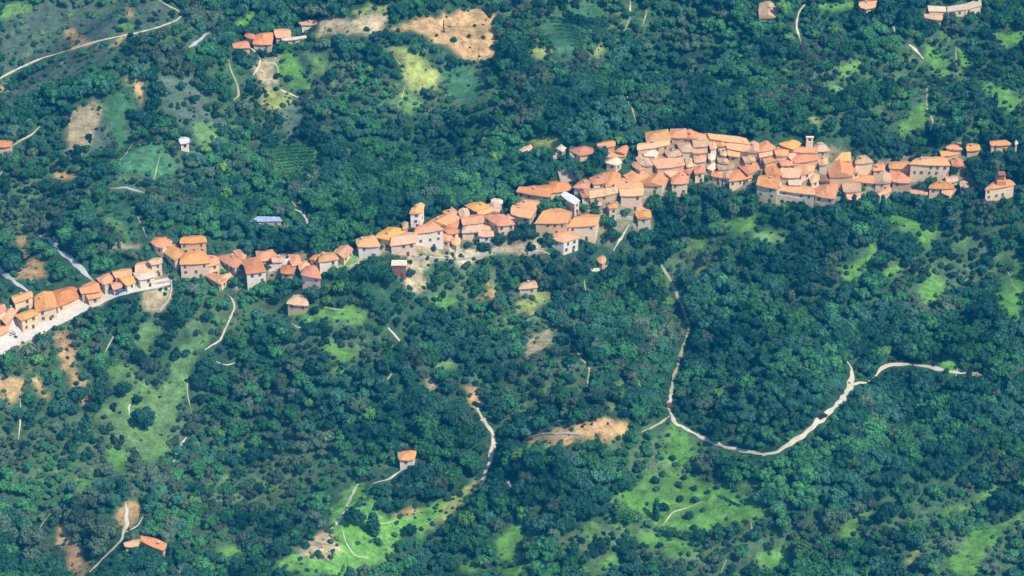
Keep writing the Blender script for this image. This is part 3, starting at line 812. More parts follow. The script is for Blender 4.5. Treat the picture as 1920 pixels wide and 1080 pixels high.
def build_house(rc, wc, wp, form, pts, ph, name='house', cat='house', group='houses of the hillside village', label=None, pitch=None, windows=True):
    hwall = (max(wp, 13.5) if rc != 'b' else 9) / 3.64 / (FPX / 1347 / 4.5)
    hvis = wp / 3.64
    fi = max(range(len(pts)), key=lambda i: pts[i][1])
    if pts[fi][1] < 60 or name != 'house': hwall = max(wp, 11) / 3.64
    g0 = at([pts[fi][0]], [pts[fi][1]], hwall)[0]; ze = g0[2]
    q = np.array([onplane(x, y, ze)[:2] for x, y in pts])
    if name == 'house' and form != 'n' and 1140 < pts[0][0] < 1620 and pts[0][1] < 345: q = q.mean(0) + (q - q.mean(0)) * np.array([1.12, 1.3])
    elif name == 'house' and form != 'n': q = q.mean(0) + (q - q.mean(0)) * np.array([1.06, 1.16])
    ar = sum(q[i][0] * q[(i + 1) % len(q)][1] - q[(i + 1) % len(q)][0] * q[i][1] for i in range(len(q)))
    L1 = (np.linalg.norm(q[1] - q[0]) + np.linalg.norm(q[2] - q[min(3, len(q) - 1)])) / 2; L2 = (np.linalg.norm(q[2] - q[1]) + np.linalg.norm(q[0] - q[-1])) / 2
    flip = L2 > L1 * 1.15 if len(q) == 4 else False
    span = min(L1, L2) if len(q) == 4 else math.sqrt(abs(ar) / 2)
    rise = (pitch or hrng.uniform(.15, .23)) * span if form != 'n' else .2 * span
    c = q.mean(0)
    wq = inset(q, .38)
    zg = min(H(wq[:, 0], wq[:, 1]).min(), float(H(*c))) - 1.2
    root = empty(name, (c[0], c[1], zg)); off = np.array([c[0], c[1], zg])
    def loc(V): return [(v[0] - off[0], v[1] - off[1], v[2] - off[2]) for v in V]
    seed = hrng.uniform(0, 9)
    if len(q) == 4 and form != 'n':
        Lx = max(4, int(L1 / 1.4)); Ly = max(4, int(L2 / 1.4)); Lx += 1 - Lx % 2; Ly += 1 - Ly % 2
        V, F, uv = solid_quad(q, ze - .28, ze, form, rise, flip, max(Lx, 7), max(Ly, 7), .11 if form != 'f' else 0, seed)
        roof = mesh_obj('roof', loc(V), F, ROOF[rc][1], root, uv)
        V, F, uv = solid_quad(wq, zg, ze - .4, form, rise * .86, flip, 5, 5)
        wall = mesh_obj('wall', loc(V), F, WALL[wc][1], root)
    else:
        n = len(q); m = 3
        def cone(qq, zb, zt, rs):
            V = [(*p, zb) for p in qq] + [(*p, zt) for p in qq] + [(*(c + (p - c) * .5), zt + rs * .62) for p in qq] + [(*c, zt + rs)]
            F = [tuple(range(n))] + [(i, n + i, n + (i + 1) % n, (i + 1) % n) for i in range(n)] + [(n + i, 2 * n + i, 2 * n + (i + 1) % n, n + (i + 1) % n) for i in range(n)] + [(2 * n + i, 3 * n, 2 * n + (i + 1) % n) for i in range(n)]
            return V, F
        V, F = cone(q, ze - .28, ze, rise); roof = mesh_obj('roof', loc(V), F, ROOF[rc][1], root, [(v[0], v[1]) for v in V])
        V, F = cone(wq, zg, ze - .4, rise * .8); wall = mesh_obj('wall', loc(V), F, WALL[wc][1], root)
    # openings on the sides that face the valley
    cx, cy = c
    if windows and wp >= 8:
        n = len(wq); cnt = 0
        for i in range(n):
            a, b = wq[i], wq[(i + 1) % n]; e = b - a; L = np.linalg.norm(e)
            nrm = np.array([e[1], -e[0]]) / (L + 1e-6)
            if np.dot(nrm, (a + b) / 2 - c) < 0: nrm = -nrm
            if nrm[1] > -.12 or L < 2.2: continue
            base = max(float(H(*(a * .5 + b * .5))), ze - wp / 3.64 - .4)
            hh = ze - .5 - base; fl = max(1, int(hh / 2.7)); nc = max(1, int(L / 3.2))
            for f_ in range(fl):
                for k in range(nc):
                    if cnt >= 10 or (hrng.random() < .28 and nc > 1): continue
                    p = a + e * ((k + .5 + hrng.uniform(-.12, .12)) / nc)
                    z = ze - .5 - 1.15 - f_ * 2.7
                    if z - .9 < base: continue
                    w = bpy.data.objects.new('window', win_data); COL.objects.link(w); w.parent = root
                    ang = math.atan2(nrm[1], nrm[0]) - math.pi / 2
                    w.location = (p[0] - off[0], p[1] - off[1], z - off[2]); w.rotation_euler = (0, 0, ang)
                    w.scale = (hrng.uniform(.85, 1.25), 1, hrng.uniform(.8, 1.1))
                    fr = bpy.data.objects.new('window_frame', frame_data); COL.objects.link(fr); fr.parent = w
                    cnt += 1
        if cnt and wp >= 16:
            i = fi if len(pts) == 4 else 0
            a, b = wq[2], wq[3] if len(wq) > 3 else wq[0]
            e = b - a; L = np.linalg.norm(e); nrm = np.array([e[1], -e[0]]) / L
            if np.dot(nrm, (a + b) / 2 - c) < 0: nrm = -nrm
            p = a + e * .33; z = float(H(*(p + nrm * .1)))
            M = Matrix.Translation((p[0] - off[0], p[1] - off[1], z - off[2])) @ Matrix.Rotation(math.atan2(nrm[1], nrm[0]) - math.pi / 2, 4, 'Z')
            MB().box(-.55, .55, -.2, .05, -.3, 2.1, M).build('door', M_DOOR, root)
    if form in 'hg' and hrng.random() < .3 and rc not in 'wgb':
        s, t = hrng.uniform(.25, .75), hrng.uniform(.3, .7)
        p = q[0] * (1 - s) * (1 - t) + q[1] * s * (1 - t) + q[2] * s * t + q[3] * (1 - s) * t
        z = float(house_tops(np.array(s), np.array(t), form, rise, flip)) + ze
        X, Y, Z = p[0] - off[0], p[1] - off[1], z - off[2]
        MB().box(X - .35, X + .35, Y - .3, Y + .3, Z - .6, Z + .9).box(X - .45, X + .45, Y - .4, Y + .4, Z + .9, Z + 1.05).build('chimney', M_BRICK, roof)
    tag(root, label or f"{ROOF[rc][0]} {FORM[form]} roof house {ph}", cat, group)
    foot.append((q, c)); D = project(np.array([cx, cy, ze]))[2][0]
    body = list(pts); lo = [(x, y + wp * .62) for x, y in pts]
    for poly in [body, lo] + [[body[i], body[(i + 1) % len(body)], lo[(i + 1) % len(lo)], lo[i]] for i in range(len(body))]: raster(poly, hdist, D)
    return root, q, ze, zg, off, roof, wall
roots = []
for h in HL:
    rc, wc, wp, form, pts, ph = h
    grp = 'houses of the hillside village'
    if 'hilltop farm' in ph: grp = 'buildings of the hilltop farm'
    elif 'cream block' in ph and 'curved' in ph: grp = 'buildings along the top edge'
    roots.append(build_house(*h, group=grp))

# the church at the village's right end
ch, q, ze, zg, off, roof, wall = build_house('r', 'c', 36, 'h', [(1862, 340), (1893, 336), (1904, 346), (1846, 356)], '', 'church', 'church', 'houses of the hillside village',
    'cream church with low red roof and small brick belfry at right edge', windows=True)
cc = q.mean(0)
MB().box(cc[0] - off[0] - 1.9, cc[0] - off[0] + 1.9, cc[1] - off[1] - 1.9, cc[1] - off[1] + 1.9, ze - off[2], ze - off[2] + 2.6).build('belfry_base', ROOF['p'][1], ch)
MB().box(cc[0] - off[0] - 1.2, cc[0] - off[0] + 1.2, cc[1] - off[1] - 1.2, cc[1] - off[1] + 1.2, ze - off[2] + 2.6, ze - off[2] + 5.0).box(cc[0] - off[0] - 1.5, cc[0] - off[0] + 1.5, cc[1] - off[1] - 1.5, cc[1] - off[1] + 1.5, ze - off[2] + 5.0, ze - off[2] + 5.4).build('belfry', WALL['b'][1], ch)

# ------------------------------------------------------------------ trees
def crown_mesh(name, seed, kind, mat):
    r = np.random.default_rng(seed); V = []; F = []
    lobes = []
    if kind == 'cypress':
        for k in range(9): z = .6 + k * .92; lobes.append((r.normal(0, .12), r.normal(0, .12), z, .95 * math.sin(math.pi * min(1, (z + 1.2) / 10.5)) ** .8 + .15, 1.5))
        nl = 70
    elif kind == 'bush':
        for k in range(5): a = r.uniform(0, 6.28); d = r.uniform(0, 1.1); lobes.append((math.cos(a) * d, math.sin(a) * d, r.uniform(.5, 1.3), r.uniform(.7, 1.2), 1))
        nl = 55
    else:
        lobes.append((0, 0, 4.1, 2.0, 1))
        for k in range(int(r.integers(8, 12))):
            a = k * 2.4 + r.uniform(-.5, .5); d = r.uniform(1.0, 2.5); z = 4.4 - .35 * d + r.uniform(-1.1, 1.3) + (1.1 if kind == 'tall' and d < 1.6 else 0)
            lobes.append((math.cos(a) * d, math.sin(a) * d, z, r.uniform(.8, 1.5), 1))
        nl = 62
    for (x, y, z, s, st) in lobes:
        # inner mass
        for i in range(nl):
            u = r.normal(size=3); u /= np.linalg.norm(u)
            if kind != 'cypress' and u[2] < -.55: u[2] *= -1
            rad = s * r.uniform(.72, 1.12)
            p = np.array([x, y, z]) + u * rad * np.array([1, 1, st])
            nrm = u + r.normal(size=3) * .45; nrm /= np.linalg.norm(nrm)
            t = np.cross(nrm, r.normal(size=3)); t /= np.linalg.norm(t); b_ = np.cross(nrm, t)
            w = r.uniform(.2, .42); h_ = w * r.uniform(.6, 1.0)
            k0 = len(V); V += [p + t * w, p + b_ * h_ + nrm * .05, p - t * w, p - b_ * h_ + nrm * .05]; F.append((k0, k0 + 1, k0 + 2, k0 + 3))
        core = r.uniform(0, 6)
        k0 = len(V)
        for ring, zz in enumerate((-.6, 0, .6)):
            for k in range(6):
                a = k * 1.047 + core; rr = s * .74 * math.sqrt(1 - zz * zz * .9); V.append(np.array([x + math.cos(a) * rr, y + math.sin(a) * rr, z + zz * s * .85 * st]))
        V.append(np.array([x, y, z + s * .8 * st]))
        for ring in range(2):
            for k in range(6): F.append((k0 + ring * 6 + k, k0 + ring * 6 + (k + 1) % 6, k0 + ring * 6 + 6 + (k + 1) % 6, k0 + ring * 6 + 6 + k))
        for k in range(6): F.append((k0 + 12 + k, k0 + 12 + (k + 1) % 6, k0 + 18))
    return mesh_obj(name, V, F, mat, link=False)
def trunk_mb(kind, seed):
    r = random.Random(seed); mb = MB()
    if kind == 'bush': return mb.tube((0, 0, -.3), (0, 0, .8), .1, .06, 5)
    if kind == 'cypress': return mb.tube((0, 0, -.6), (0, 0, 2.0), .2, .12, 6)
    mb.tube((0, 0, -.8), (.1, 0, 2.4), .3, .2, 7)
    for k in range(4):
        a = k * 1.57 + r.uniform(-.4, .4); mb.tube((.1, 0, 2.1), (math.cos(a) * 1.5, math.sin(a) * 1.5, 4.0), .16, .06, 5)
    return mb
KINDS = [('broad', 21), ('broad', 22), ('tall', 23), ('broad', 24), ('bush', 25), ('bush', 26), ('cypress', 27)]
crown_o = {}; trunk_d = []
protos = bpy.data.collections.new('tree_kinds')          # not linked: only the woodland's instances use it
k = 0
for ki, (kind, seed) in enumerate(KINDS):
    tb = trunk_mb(kind, seed)
    me_t = bpy.data.meshes.new('trunk'); me_t.from_pydata(tb.v, [], tb.f); me_t.materials.append(M_TRUNK); trunk_d.append(me_t)
    base = crown_mesh('crown', seed, kind, HUES[HN[0]])
    for hi, hn in enumerate(HN):
        me_c = base.data if hi == 0 else base.data.copy()
        if hi: me_c.materials.clear(); me_c.materials.append(HUES[hn])
        crown_o[ki, hi] = me_c
        # woodland prototype: trunk and crown in one
        me_p = me_c.copy(); me_p.materials.append(M_TRUNK)
        v0 = [tuple(v.co) for v in me_c.vertices]; f0 = [tuple(p.vertices) for p in me_c.polygons]
        nv = len(v0); me_p.clear_geometry(); me_p.from_pydata(v0 + tb.v, [], f0 + [tuple(i + nv for i in f) for f in tb.f])
        me_p.polygons.foreach_set('material_index', [0] * len(f0) + [1] * len(tb.f))
        po = bpy.data.objects.new('kind_%02d' % k, me_p); protos.objects.link(po); k += 1

foot_c = np.array([c for q, c in foot]); foot_r = np.array([np.linalg.norm(q - c, axis=1).max() for q, c in foot])
def in_house(x, y, r):
    d = np.hypot(foot_c[:, 0] - x, foot_c[:, 1] - y)
    for i in np.where(d < foot_r + r)[0]:
        q = foot[i][0]; c = foot[i][1]; qq = c + (q - c) * (1 + r / max(foot_r[i], 1))
        if inpoly(np.array(x), np.array(y), qq): return True
    return False
def ok_tree(x, y, rr, hh, ignore_clear=False):
    z = float(H(x, y))
    pts = np.array([(x, y, z), (x, y, z + hh * .95), (x - rr * .85, y, z + hh * .62), (x + rr * .85, y, z + hh * .62), (x, y, z + hh * .5), (x - rr * .6, y, z + hh * .3), (x + rr * .6, y, z + hh * .3), (x, y - rr * .8, z + hh * .4)])
    u, v, f = project(pts)
    iu = np.clip((u / 2 + OX).astype(int), 0, CW - 1); iv = np.clip((v / 2 + OY).astype(int), 0, CH - 1)
    if not ignore_clear and clear[iv, iu].any(): return False
    hd = hdist[iv, iu]
    if ((hd > 0) & (f[0] < hd + 3)).any(): return False
    return True
def zone(u, v):
    """leaf colour tendencies read off the photograph: returns weights for the five hues"""
    w = np.array([1.0, 1.0, 1.0, .12, .04])
    def g(x, y, rx, ry): return math.exp(-((u - x) / rx) ** 2 - ((v - y) / ry) ** 2)
    w[1] += 3 * g(900, 350, 260, 60) + 3 * g(640, 420, 160, 60) + 2.5 * g(1700, 130, 260, 110) + 3 * g(1250, 960, 450, 130) + 2.5 * g(380, 590, 110, 60) + 2 * g(800, 920, 130, 60) + 1.5 * g(1700, 950, 250, 130)
    w[2] += 2.5 * g(800, 660, 350, 90) + 2.5 * g(700, 230, 250, 80) + 2.0 * g(1500, 650, 250, 120) + 1.5 * g(150, 400, 200, 100)
    w[3] += 2.2 * g(250, 900, 380, 150) + 2.0 * g(1150, 640, 150, 70) + 2.2 * g(1030, 700, 90, 50) + 1.6 * g(100, 380, 160, 80) + 1.6 * g(420, 200, 160, 90) + 1.5 * g(1200, 120, 150, 60) + 1.5 * g(880, 560, 160, 50)
    w[0] += 2.5 * g(200, 160, 260, 90) + 2.5 * g(1540, 450, 200, 60) + 2 * g(1800, 480, 150, 80) + 2.5 * g(1500, 230, 420, 60) + 2 * g(1000, 900, 200, 80)
    w[3] += 1.2 * float(scrubness(u, v)); w[1] += .8 * float(scrubness(u, v)); w[4] += .12 * float(scrubness(u, v))
    w[4] += .35 * g(1750, 150, 220, 120) + .3 * g(1250, 1000, 400, 100) + .2 * g(900, 330, 150, 30)
    return w
def hue_w(x, y, u, v):
    w = zone(u, v)
    for k in range(5):
        w[k] *= math.exp(1.3 * (math.sin(x * .11 + k * 2 + 1.5 * math.sin(y * .05 + k)) + math.sin(y * .13 + k * 3 + 1.5 * math.sin(x * .06 + k))))
    return w
trees = []                                        # x, y, kind, hue, sx, sz, rot
step = 3.55
ys = np.arange(-330, 420, step); cnt = 0
noise_w = [(rnd.uniform(-1, 1) * .05, rnd.uniform(-1, 1) * .05, rnd.uniform(0, 6)) for _ in range(6)]
for iy, y0 in enumerate(ys):
    half = 285 + max(0, y0) * .08
    for x0 in np.arange(-half, half, step):
        x = x0 + (iy % 2) * step / 2 + rnd.uniform(-.42, .42) * step; y = y0 + rnd.uniform(-.42, .42) * step
        z = float(H(x, y)); u, v, f = project(np.array([x, y, z + 3])); u, v, f = u[0], v[0], f[0]
        if not (-330 < u < 2250 and -230 < v < 1320): continue
        iu, iv = int(u / 2 + OX), int(v / 2 + OY)
        inside = 0 <= iu < CW and 0 <= iv < CH
        scrub = inside and soft[min(iv, CH - 1), min(iu, CW - 1)]
        nz = sum(math.sin(a * x * 1.6 + b * y * 1.6 + c) for a, b, c in noise_w) / 6
        if scrub:
            if rnd.random() < .35: continue
            kind = rnd.choice((4, 5)); s = rnd.uniform(.35, .9)
        else:
            kind = rnd.choice((0, 1, 2, 3)) if rnd.random() < .93 else rnd.choice((4, 5))
            s = .54 + .55 * rnd.random() ** 1.6 + .3 * nz + (0.35 if rnd.random() < .06 else 0)
            if kind > 3: s *= 2.2
            sb = float(scrubness(u, v)); s *= 1.13 - .33 * sb
            if rnd.random() < .34 * sb: kind = rnd.choice((4, 5)); s = rnd.uniform(.5, 1.15)
            if rnd.random() < .22 * sb: continue
        if -100 < v < 30 and rnd.random() < .0: continue
        sz = s * rnd.uniform(.85, 1.15)
        rr, hh = (3.4 * s, 6.1 * sz) if kind < 4 else (1.9 * s, 2.4 * sz)
        if inside:
            if in_house(x, y, 1.2 + rr * .35): continue
            if clear[min(iv, CH - 1), min(iu, CW - 1)] and math.sin(x * .31 + 2 * math.sin(y * .13)) + math.sin(y * .37 + 2 * math.sin(x * .11)) > .8 and rnd.random() < .32:
                kind = rnd.choice((4, 5)); s = rnd.uniform(.22, .55); trees.append([x, y, kind, rnd.choice((0, 1, 3)), s, s, 0, u, v, f, rr]); continue
            if not ok_tree(x, y, rr, hh):
                s = rnd.uniform(.42, .55); sz = s; rr, hh = 3.4 * s, 6.1 * s
                if kind > 3 or not ok_tree(x, y, rr, hh): kind = rnd.choice((4, 5)); s = rnd.uniform(.6, 1.1); sz = s; rr, hh = 1.9 * s, 2.4 * s
                if not ok_tree(x, y, rr, hh): continue
                if rnd.random() < .25: continue
        w = hue_w(x, y, u, v)
        hue = rnd.choices(range(5), w)[0]
        trees.append([x, y, kind, hue, s, sz, rnd.uniform(0, 6.28), u, v, f, rr])
T = trees
cell = {}
for t in trees: cell.setdefault((int(t[0] // 5), int(t[1] // 5)), []).append((t[0], t[1], t[10]))
for y0 in np.arange(-320, 400, 2.7):
    for x0 in np.arange(-285, 285, 2.7):
        x = x0 + rnd.uniform(-1.2, 1.2); y = y0 + rnd.uniform(-1.2, 1.2)
        cx_, cy_ = int(x // 5), int(y // 5)
        if any((x - a) ** 2 + (y - b) ** 2 < (r_ * .8 + .7) ** 2 for i in (-1, 0, 1) for j in (-1, 0, 1) for a, b, r_ in cell.get((cx_ + i, cy_ + j), ())): continue
        u, v, f = project(np.array([x, y, float(H(x, y)) + .8])); u, v, f = u[0], v[0], f[0]
        if not (-30 < u < 1950 and -30 < v < 1110): continue
        iu, iv = min(int(u / 2 + OX), CW - 1), min(int(v / 2 + OY), CH - 1)
        if soft[iv, iu] or hdist[iv, iu] > 0: continue
        s = rnd.uniform(.45, .95)
        if in_house(x, y, 1.0): continue
        if not ok_tree(x, y, 1.9 * s, 2.4 * s):
            if rnd.random() < .5: continue
            s *= .5
            if not ok_tree(x, y, 1.5 * s, 1.8 * s): continue
        w = hue_w(x, y, u, v); trees.append([x, y, rnd.choice((4, 5)), rnd.choices(range(5), w)[0], s, s, rnd.uniform(0, 6.28), u, v, f, 1.9 * s])
for k, pp in patches:
    if k in 'shc': continue
    W3 = at([p[0] for p in pp], [p[1] for p in pp])[:, :2]
    for a, b in zip(W3, np.roll(W3, -1, 0)):
        L_ = np.linalg.norm(b - a)
        for i in range(int(L_ / 1.5)):
            if rnd.random() < .5: continue
            q = a + (b - a) * rnd.random() + np.array([rnd.gauss(0, 1.1), rnd.gauss(0, 1.4)]); s = abs(rnd.gauss(.3, .25)) + .12
            u, v, f = project(np.array([q[0], q[1], float(H(*q))])); u, v = u[0], v[0]
            if not (-30 < u < 1950 and -30 < v < 1110) or in_house(q[0], q[1], 1): continue
            ww, ff = min(int(v / 2 + OY), CH - 1), min(int(u / 2 + OX), CW - 1)
            if hdist[ww, ff] > 0: continue
            trees.append([q[0], q[1], rnd.choice((4, 5)), rnd.choices(range(5), hue_w(q[0], q[1], u, v))[0], s, s, rnd.uniform(0, 6), u, v, f, s])
# trees that stand apart, placed one by one: photo x, y of the foot, crown width px, kind
LONE = '''
270,803,50,b 235,742,34,b 258,758,22,b 190,757,46,b 340,615,60,b 225,598,34,b 218,610,28,b 152,755,38,b 350,665,20,s 298,672,24,b 330,672,26,s
127,657,9,s 127,672,8,s 136,688,10,s 144,722,13,s 214,770,9,s 225,775,7,s 300,745,7,s 242,705,10,s
1243,893,16,s 1232,919,15,s 1275,913,18,s 1303,918,13,s 1276,939,16,s 1303,941,17,s 1246,955,24,s 1230,975,14,c 1291,972,20,s 1319,958,11,s 1283,899,14,s 1300,992,16,s 1228,905,20,s 1375,870,14,s 1320,870,10,s 1328,925,12,s 1213,946,9,s
665,986,44,b 700,1003,24,c 710,1020,22,s 740,1005,13,s 768,1005,28,b 632,1024,8,s 672,1020,12,s
1020,1012,20,s 982,1022,18,s 1238,1025,16,s 1345,830,30,b 1366,868,12,s
1786,405,36,b 1560,395,14,b 1600,402,12,c 1580,398,12,c 1615,405,13,c 1625,398,12,c 1653,400,11,c 1641,410,12,c 1668,408,20,b
1751,270,12,c 1760,275,12,c 1806,286,10,c 1737,258,10,c 1865,205,10,c 1700,278,8,c 1785,262,11,c 1912,345,12,c 1918,330,12,c 1664,190,14,c 1672,180,10,c
146,480,24,c 128,465,30,b 190,335,40,b 148,292,26,b 122,312,24,b 170,338,30,b 245,220,20,b
722,534,44,b 690,530,50,b 745,472,18,b 770,520,20,b 1120,320,40,b 1100,300,40,b 1128,302,34,b 1075,298,24,b 1215,290,16,s 852,426,12,s
520,145,16,s 540,152,18,s 365,195,20,b 340,168,22,s 850,78,14,s 880,70,10,s 905,72,10,s 890,50,8,s 797,90,22,s 812,98,18,s 780,85,16,s 752,82,16,s
1415,320,8,s 1500,338,14,s 1575,368,12,b 1725,392,34,b 1700,385,30,b 1745,402,30,b 1680,380,26,b 1900,395,18,s 1770,322,20,s 1785,330,24,b 1733,340,30,b
905,470,26,s 935,462,30,b 995,470,22,s 1030,462,28,b 1085,468,30,b 845,468,14,s 790,448,12,s 1100,430,12,s 1140,370,16,s
48,572,12,s 350,540,14,s 365,528,14,s 345,528,10,s 590,588,22,s 350,510,16,s 445,525,14,s 463,530,12,s
'''
for q in LONE.split():
    x_, y_, w_, k_ = q.split(','); x_, y_, w_ = float(x_), float(y_), float(w_)
    p = at([x_], [y_])[0]; wm = w_ / (FPX / project(p)[2][0])
    if in_house(p[0], p[1], .3): continue
    kind = {'b': rnd.choice((0, 1, 3)), 's': rnd.choice((4, 5)), 'c': 6}[k_]
    s = wm / {'b': 6.6, 's': 3.6, 'c': 2.3}[k_]
    sz = s * {'b': 1.0, 's': 1.1, 'c': 1.0}[k_]
    if k_ == 'c': sz = min(sz, 1.25)
    hue = 1 if (k_ == 's' and (x_, y_) in ((852, 426), (790, 448))) else rnd.choice((0, 0, 2)) if k_ != 'c' else 0
    T.append([p[0], p[1], kind, hue, s, sz, rnd.uniform(0, 6.28), x_, y_, 0, -1])
nl_ = len(LONE.split())
# crowns that would run into a lone tree give way
lone = [t for t in T if t[10] < 0]; la = np.array([(t[0], t[1], t[4] * (3.4 if t[2] < 4 else 1.5)) for t in lone])
def free(t): return (np.hypot(la[:, 0] - t[0], la[:, 1] - t[1]) > la[:, 2] * .8 + .6).all()
wood = [t for t in T if t[10] >= 0 and free(t)]
inframe = [t for t in wood if 25 < t[7] < 1895 and 20 < t[8] < 1060 and t[2] < 4]
inframe.sort(key=lambda t: -t[4] * t[4] / (1 + .0 * t[9]))
sel = inframe[:max(0, 292 - len(lone))]; selset = set(map(id, sel))
wood = [t for t in wood if id(t) not in selset]
MARKS = [(100, 600, 'the paved village street'), (270, 795, 'the lower left meadow'), (758, 870, 'the lone amber roofed house'), (700, 960, 'the forked white track'), (915, 850, 'the steep white track'),
 (1500, 830, 'the wide curving track'), (1262, 760, 'the track fork'), (1280, 600, 'the straight path down from the village'), (1265, 935, 'the bright orchard slope'), (1610, 500, 'the long bright meadow'),
 (1700, 690, 'the short track on the right'), (1080, 815, 'the brown fallow strip'), (740, 628, 'the pale concrete strip'), (990, 545, 'the rocky ruin'), (850, 60, 'the bare orange quarry'), (490, 80, 'the hilltop farm'),
 (290, 1020, 'the lower left farmhouse'), (500, 415, 'the boat shaped building'), (555, 295, 'the small vineyard'), (150, 230, 'the bare upper slope'), (345, 265, 'the small white hut'), (1065, 70, 'the upper terraced field'),
 (1500, 40, 'the narrow top path'), (1720, 100, 'the short pale top track'), (1830, 170, 'the upper right meadow'), (1390, 420, 'the green lawn under the village'), (1875, 370, 'the church'), (1580, 860, 'the fallow triangle'),
 (1440, 1040, 'the bottom meadow patch'), (960, 330, 'the bright clearing above the village'), (600, 460, 'the linked red roofs'), (1100, 380, 'the long loggia'), (1350, 250, 'the summit roofs'), (361, 460, 'the square tower'), (620, 590, 'the overgrown terrace'), (1810, 1010, 'the lower right meadow'), (120, 1020, 'the bare pink slope'), (400, 640, 'the footpath to the white yard')]
labels = {}
def tree_label(t):
    u, v = t[7], t[8]
    best = min(MARKS, key=lambda m: math.hypot(m[0] - u, (m[1] - v) * 1.3)); dx, dy = u - best[0], (v - best[1]) * 1.3; dd = math.hypot(dx, dy)
    near = 'close ' if dd < 45 else '' if dd < 110 else 'well '
    a = math.degrees(math.atan2(-dy, dx)) % 360
    side = ['right of', 'up right from', 'above', 'up left from', 'left of', 'down left from', 'below', 'down right from'][int(((a + 22.5) % 360) // 45)]
    kind = t[2]; w = t[4]
    size = ('slender' if kind == 6 else ('small' if w < .9 else 'rounded') if kind > 3 else ('narrow' if kind == 2 and w < .95 else 'broad' if w > 1.0 else 'middling' if w > .85 else 'modest'))
    nm = 'cypress' if kind == 6 else 'bush' if kind > 3 else 'tree'
    return f"{size} {HN[t[3]]} {nm} {near}{side} {best[2]}", nm
def plant(t):
    lab, nm = tree_label(t); z = float(H(t[0], t[1]))
    root = empty({'cypress': 'cypress_tree', 'bush': 'bush', 'tree': 'broadleaf_tree'}[nm], (t[0], t[1], z), t[6]); root.scale = (t[4], t[4], t[5])
    c = bpy.data.objects.new('crown', crown_o[t[2], t[3]]); COL.objects.link(c); c.parent = root
    if nm != 'bush':
        tr = bpy.data.objects.new('trunk', trunk_d[t[2]]); COL.objects.link(tr); tr.parent = root
    tag(root, lab, nm, {'cypress': 'cypresses near the village', 'bush': 'bushes on the slopes', 'tree': 'trees of the wooded hillside'}[nm])
for t in lone + sel: plant(t)

# the woodland: thousands of crowns, one object
N = len(wood); A = np.array([(t[0], t[1]) for t in wood])
me_w = bpy.data.meshes.new('woodland'); me_w.vertices.add(N)
co = np.column_stack([A, H(A[:, 0], A[:, 1]) - .1]).astype(np.float32); me_w.vertices.foreach_set('co', co.ravel())
at1 = me_w.attributes.new('kind_index', 'INT', 'POINT'); at1.data.foreach_set('value', np.array([t[2] * len(HN) + t[3] for t in wood], np.int32))
at2 = me_w.attributes.new('size', 'FLOAT_VECTOR', 'POINT'); at2.data.foreach_set('vector', np.array([(t[4], t[4], t[5]) for t in wood], np.float32).ravel())
at3 = me_w.attributes.new('turn', 'FLOAT_VECTOR', 'POINT'); at3.data.foreach_set('vector', np.array([(rnd.uniform(-.08, .08), rnd.uniform(-.08, .08), t[6]) for t in wood], np.float32).ravel())
wo = bpy.data.objects.new('woodland', me_w); COL.objects.link(wo)
ng = bpy.data.node_groups.new('plant_trees', 'GeometryNodeTree')
ng.interface.new_socket('Geometry', in_out='INPUT', socket_type='NodeSocketGeometry'); ng.interface.new_socket('Geometry', in_out='OUTPUT', socket_type='NodeSocketGeometry')
gi = ng.nodes.new('NodeGroupInput'); go = ng.nodes.new('NodeGroupOutput'); iop = ng.nodes.new('GeometryNodeInstanceOnPoints'); ci = ng.nodes.new('GeometryNodeCollectionInfo')
ci.inputs['Collection'].default_value = protos; ci.inputs['Separate Children'].default_value = True; ci.inputs['Reset Children'].default_value = True
iop.inputs['Pick Instance'].default_value = True
def named(nm, dt):
    q = ng.nodes.new('GeometryNodeInputNamedAttribute'); q.data_type = dt; q.inputs['Name'].default_value = nm; return q.outputs[0]
L = ng.links
L.new(gi.outputs[0], iop.inputs['Points']); L.new(ci.outputs[0], iop.inputs['Instance']); L.new(named('kind_index', 'INT'), iop.inputs['Instance Index'])
L.new(named('turn', 'FLOAT_VECTOR'), iop.inputs['Rotation']); L.new(named('size', 'FLOAT_VECTOR'), iop.inputs['Scale']); L.new(iop.outputs[0], go.inputs[0])
md = wo.modifiers.new('plant_trees', 'NODES'); md.node_group = ng
wo['kind'] = 'stuff'; wo['label'] = 'dense green woodland covering the hillside'
print('woodland', N, 'single', len(lone) + len(sel))

# ------------------------------------------------------------------ walls, steps, rows, small things
def wall_line(pts, hgt, th, mat, label, name='stone_wall', cat='wall', group=None, cap=None):
    P3 = at([p[0] for p in pts], [p[1] for p in pts])[:, :2]; Q = [P3[0]]
    for a, b in zip(P3[:-1], P3[1:]):
        k = max(1, int(np.linalg.norm(b - a) / 1.5)); Q += [a + (b - a) * i / k for i in range(1, k + 1)]
    Q = np.array(Q); Tn = np.gradient(Q, axis=0); Tn /= np.linalg.norm(Tn, axis=1)[:, None] + 1e-9; Nn = np.stack([-Tn[:, 1], Tn[:, 0]], 1) * th / 2
    z = H(Q[:, 0], Q[:, 1]); V = []
    for i in range(len(Q)):
        for sg, zz in ((-1, -1.2), (1, -1.2), (1, hgt + .12 * math.sin(i * 1.7)), (-1, hgt + .12 * math.sin(i * 1.7))): V.append((*(Q[i] + Nn[i] * sg), z[i] + zz))
    F = [(i * 4 + j, i * 4 + (j + 1) % 4, i * 4 + 4 + (j + 1) % 4, i * 4 + 4 + j) for i in range(len(Q) - 1) for j in range(4)] + [(0, 3, 2, 1), tuple(len(V) - 4 + j for j in range(4))]
    return tag(mesh_obj(name, V, F, mat), label, cat, group)
WG = 'stone walls around the village'
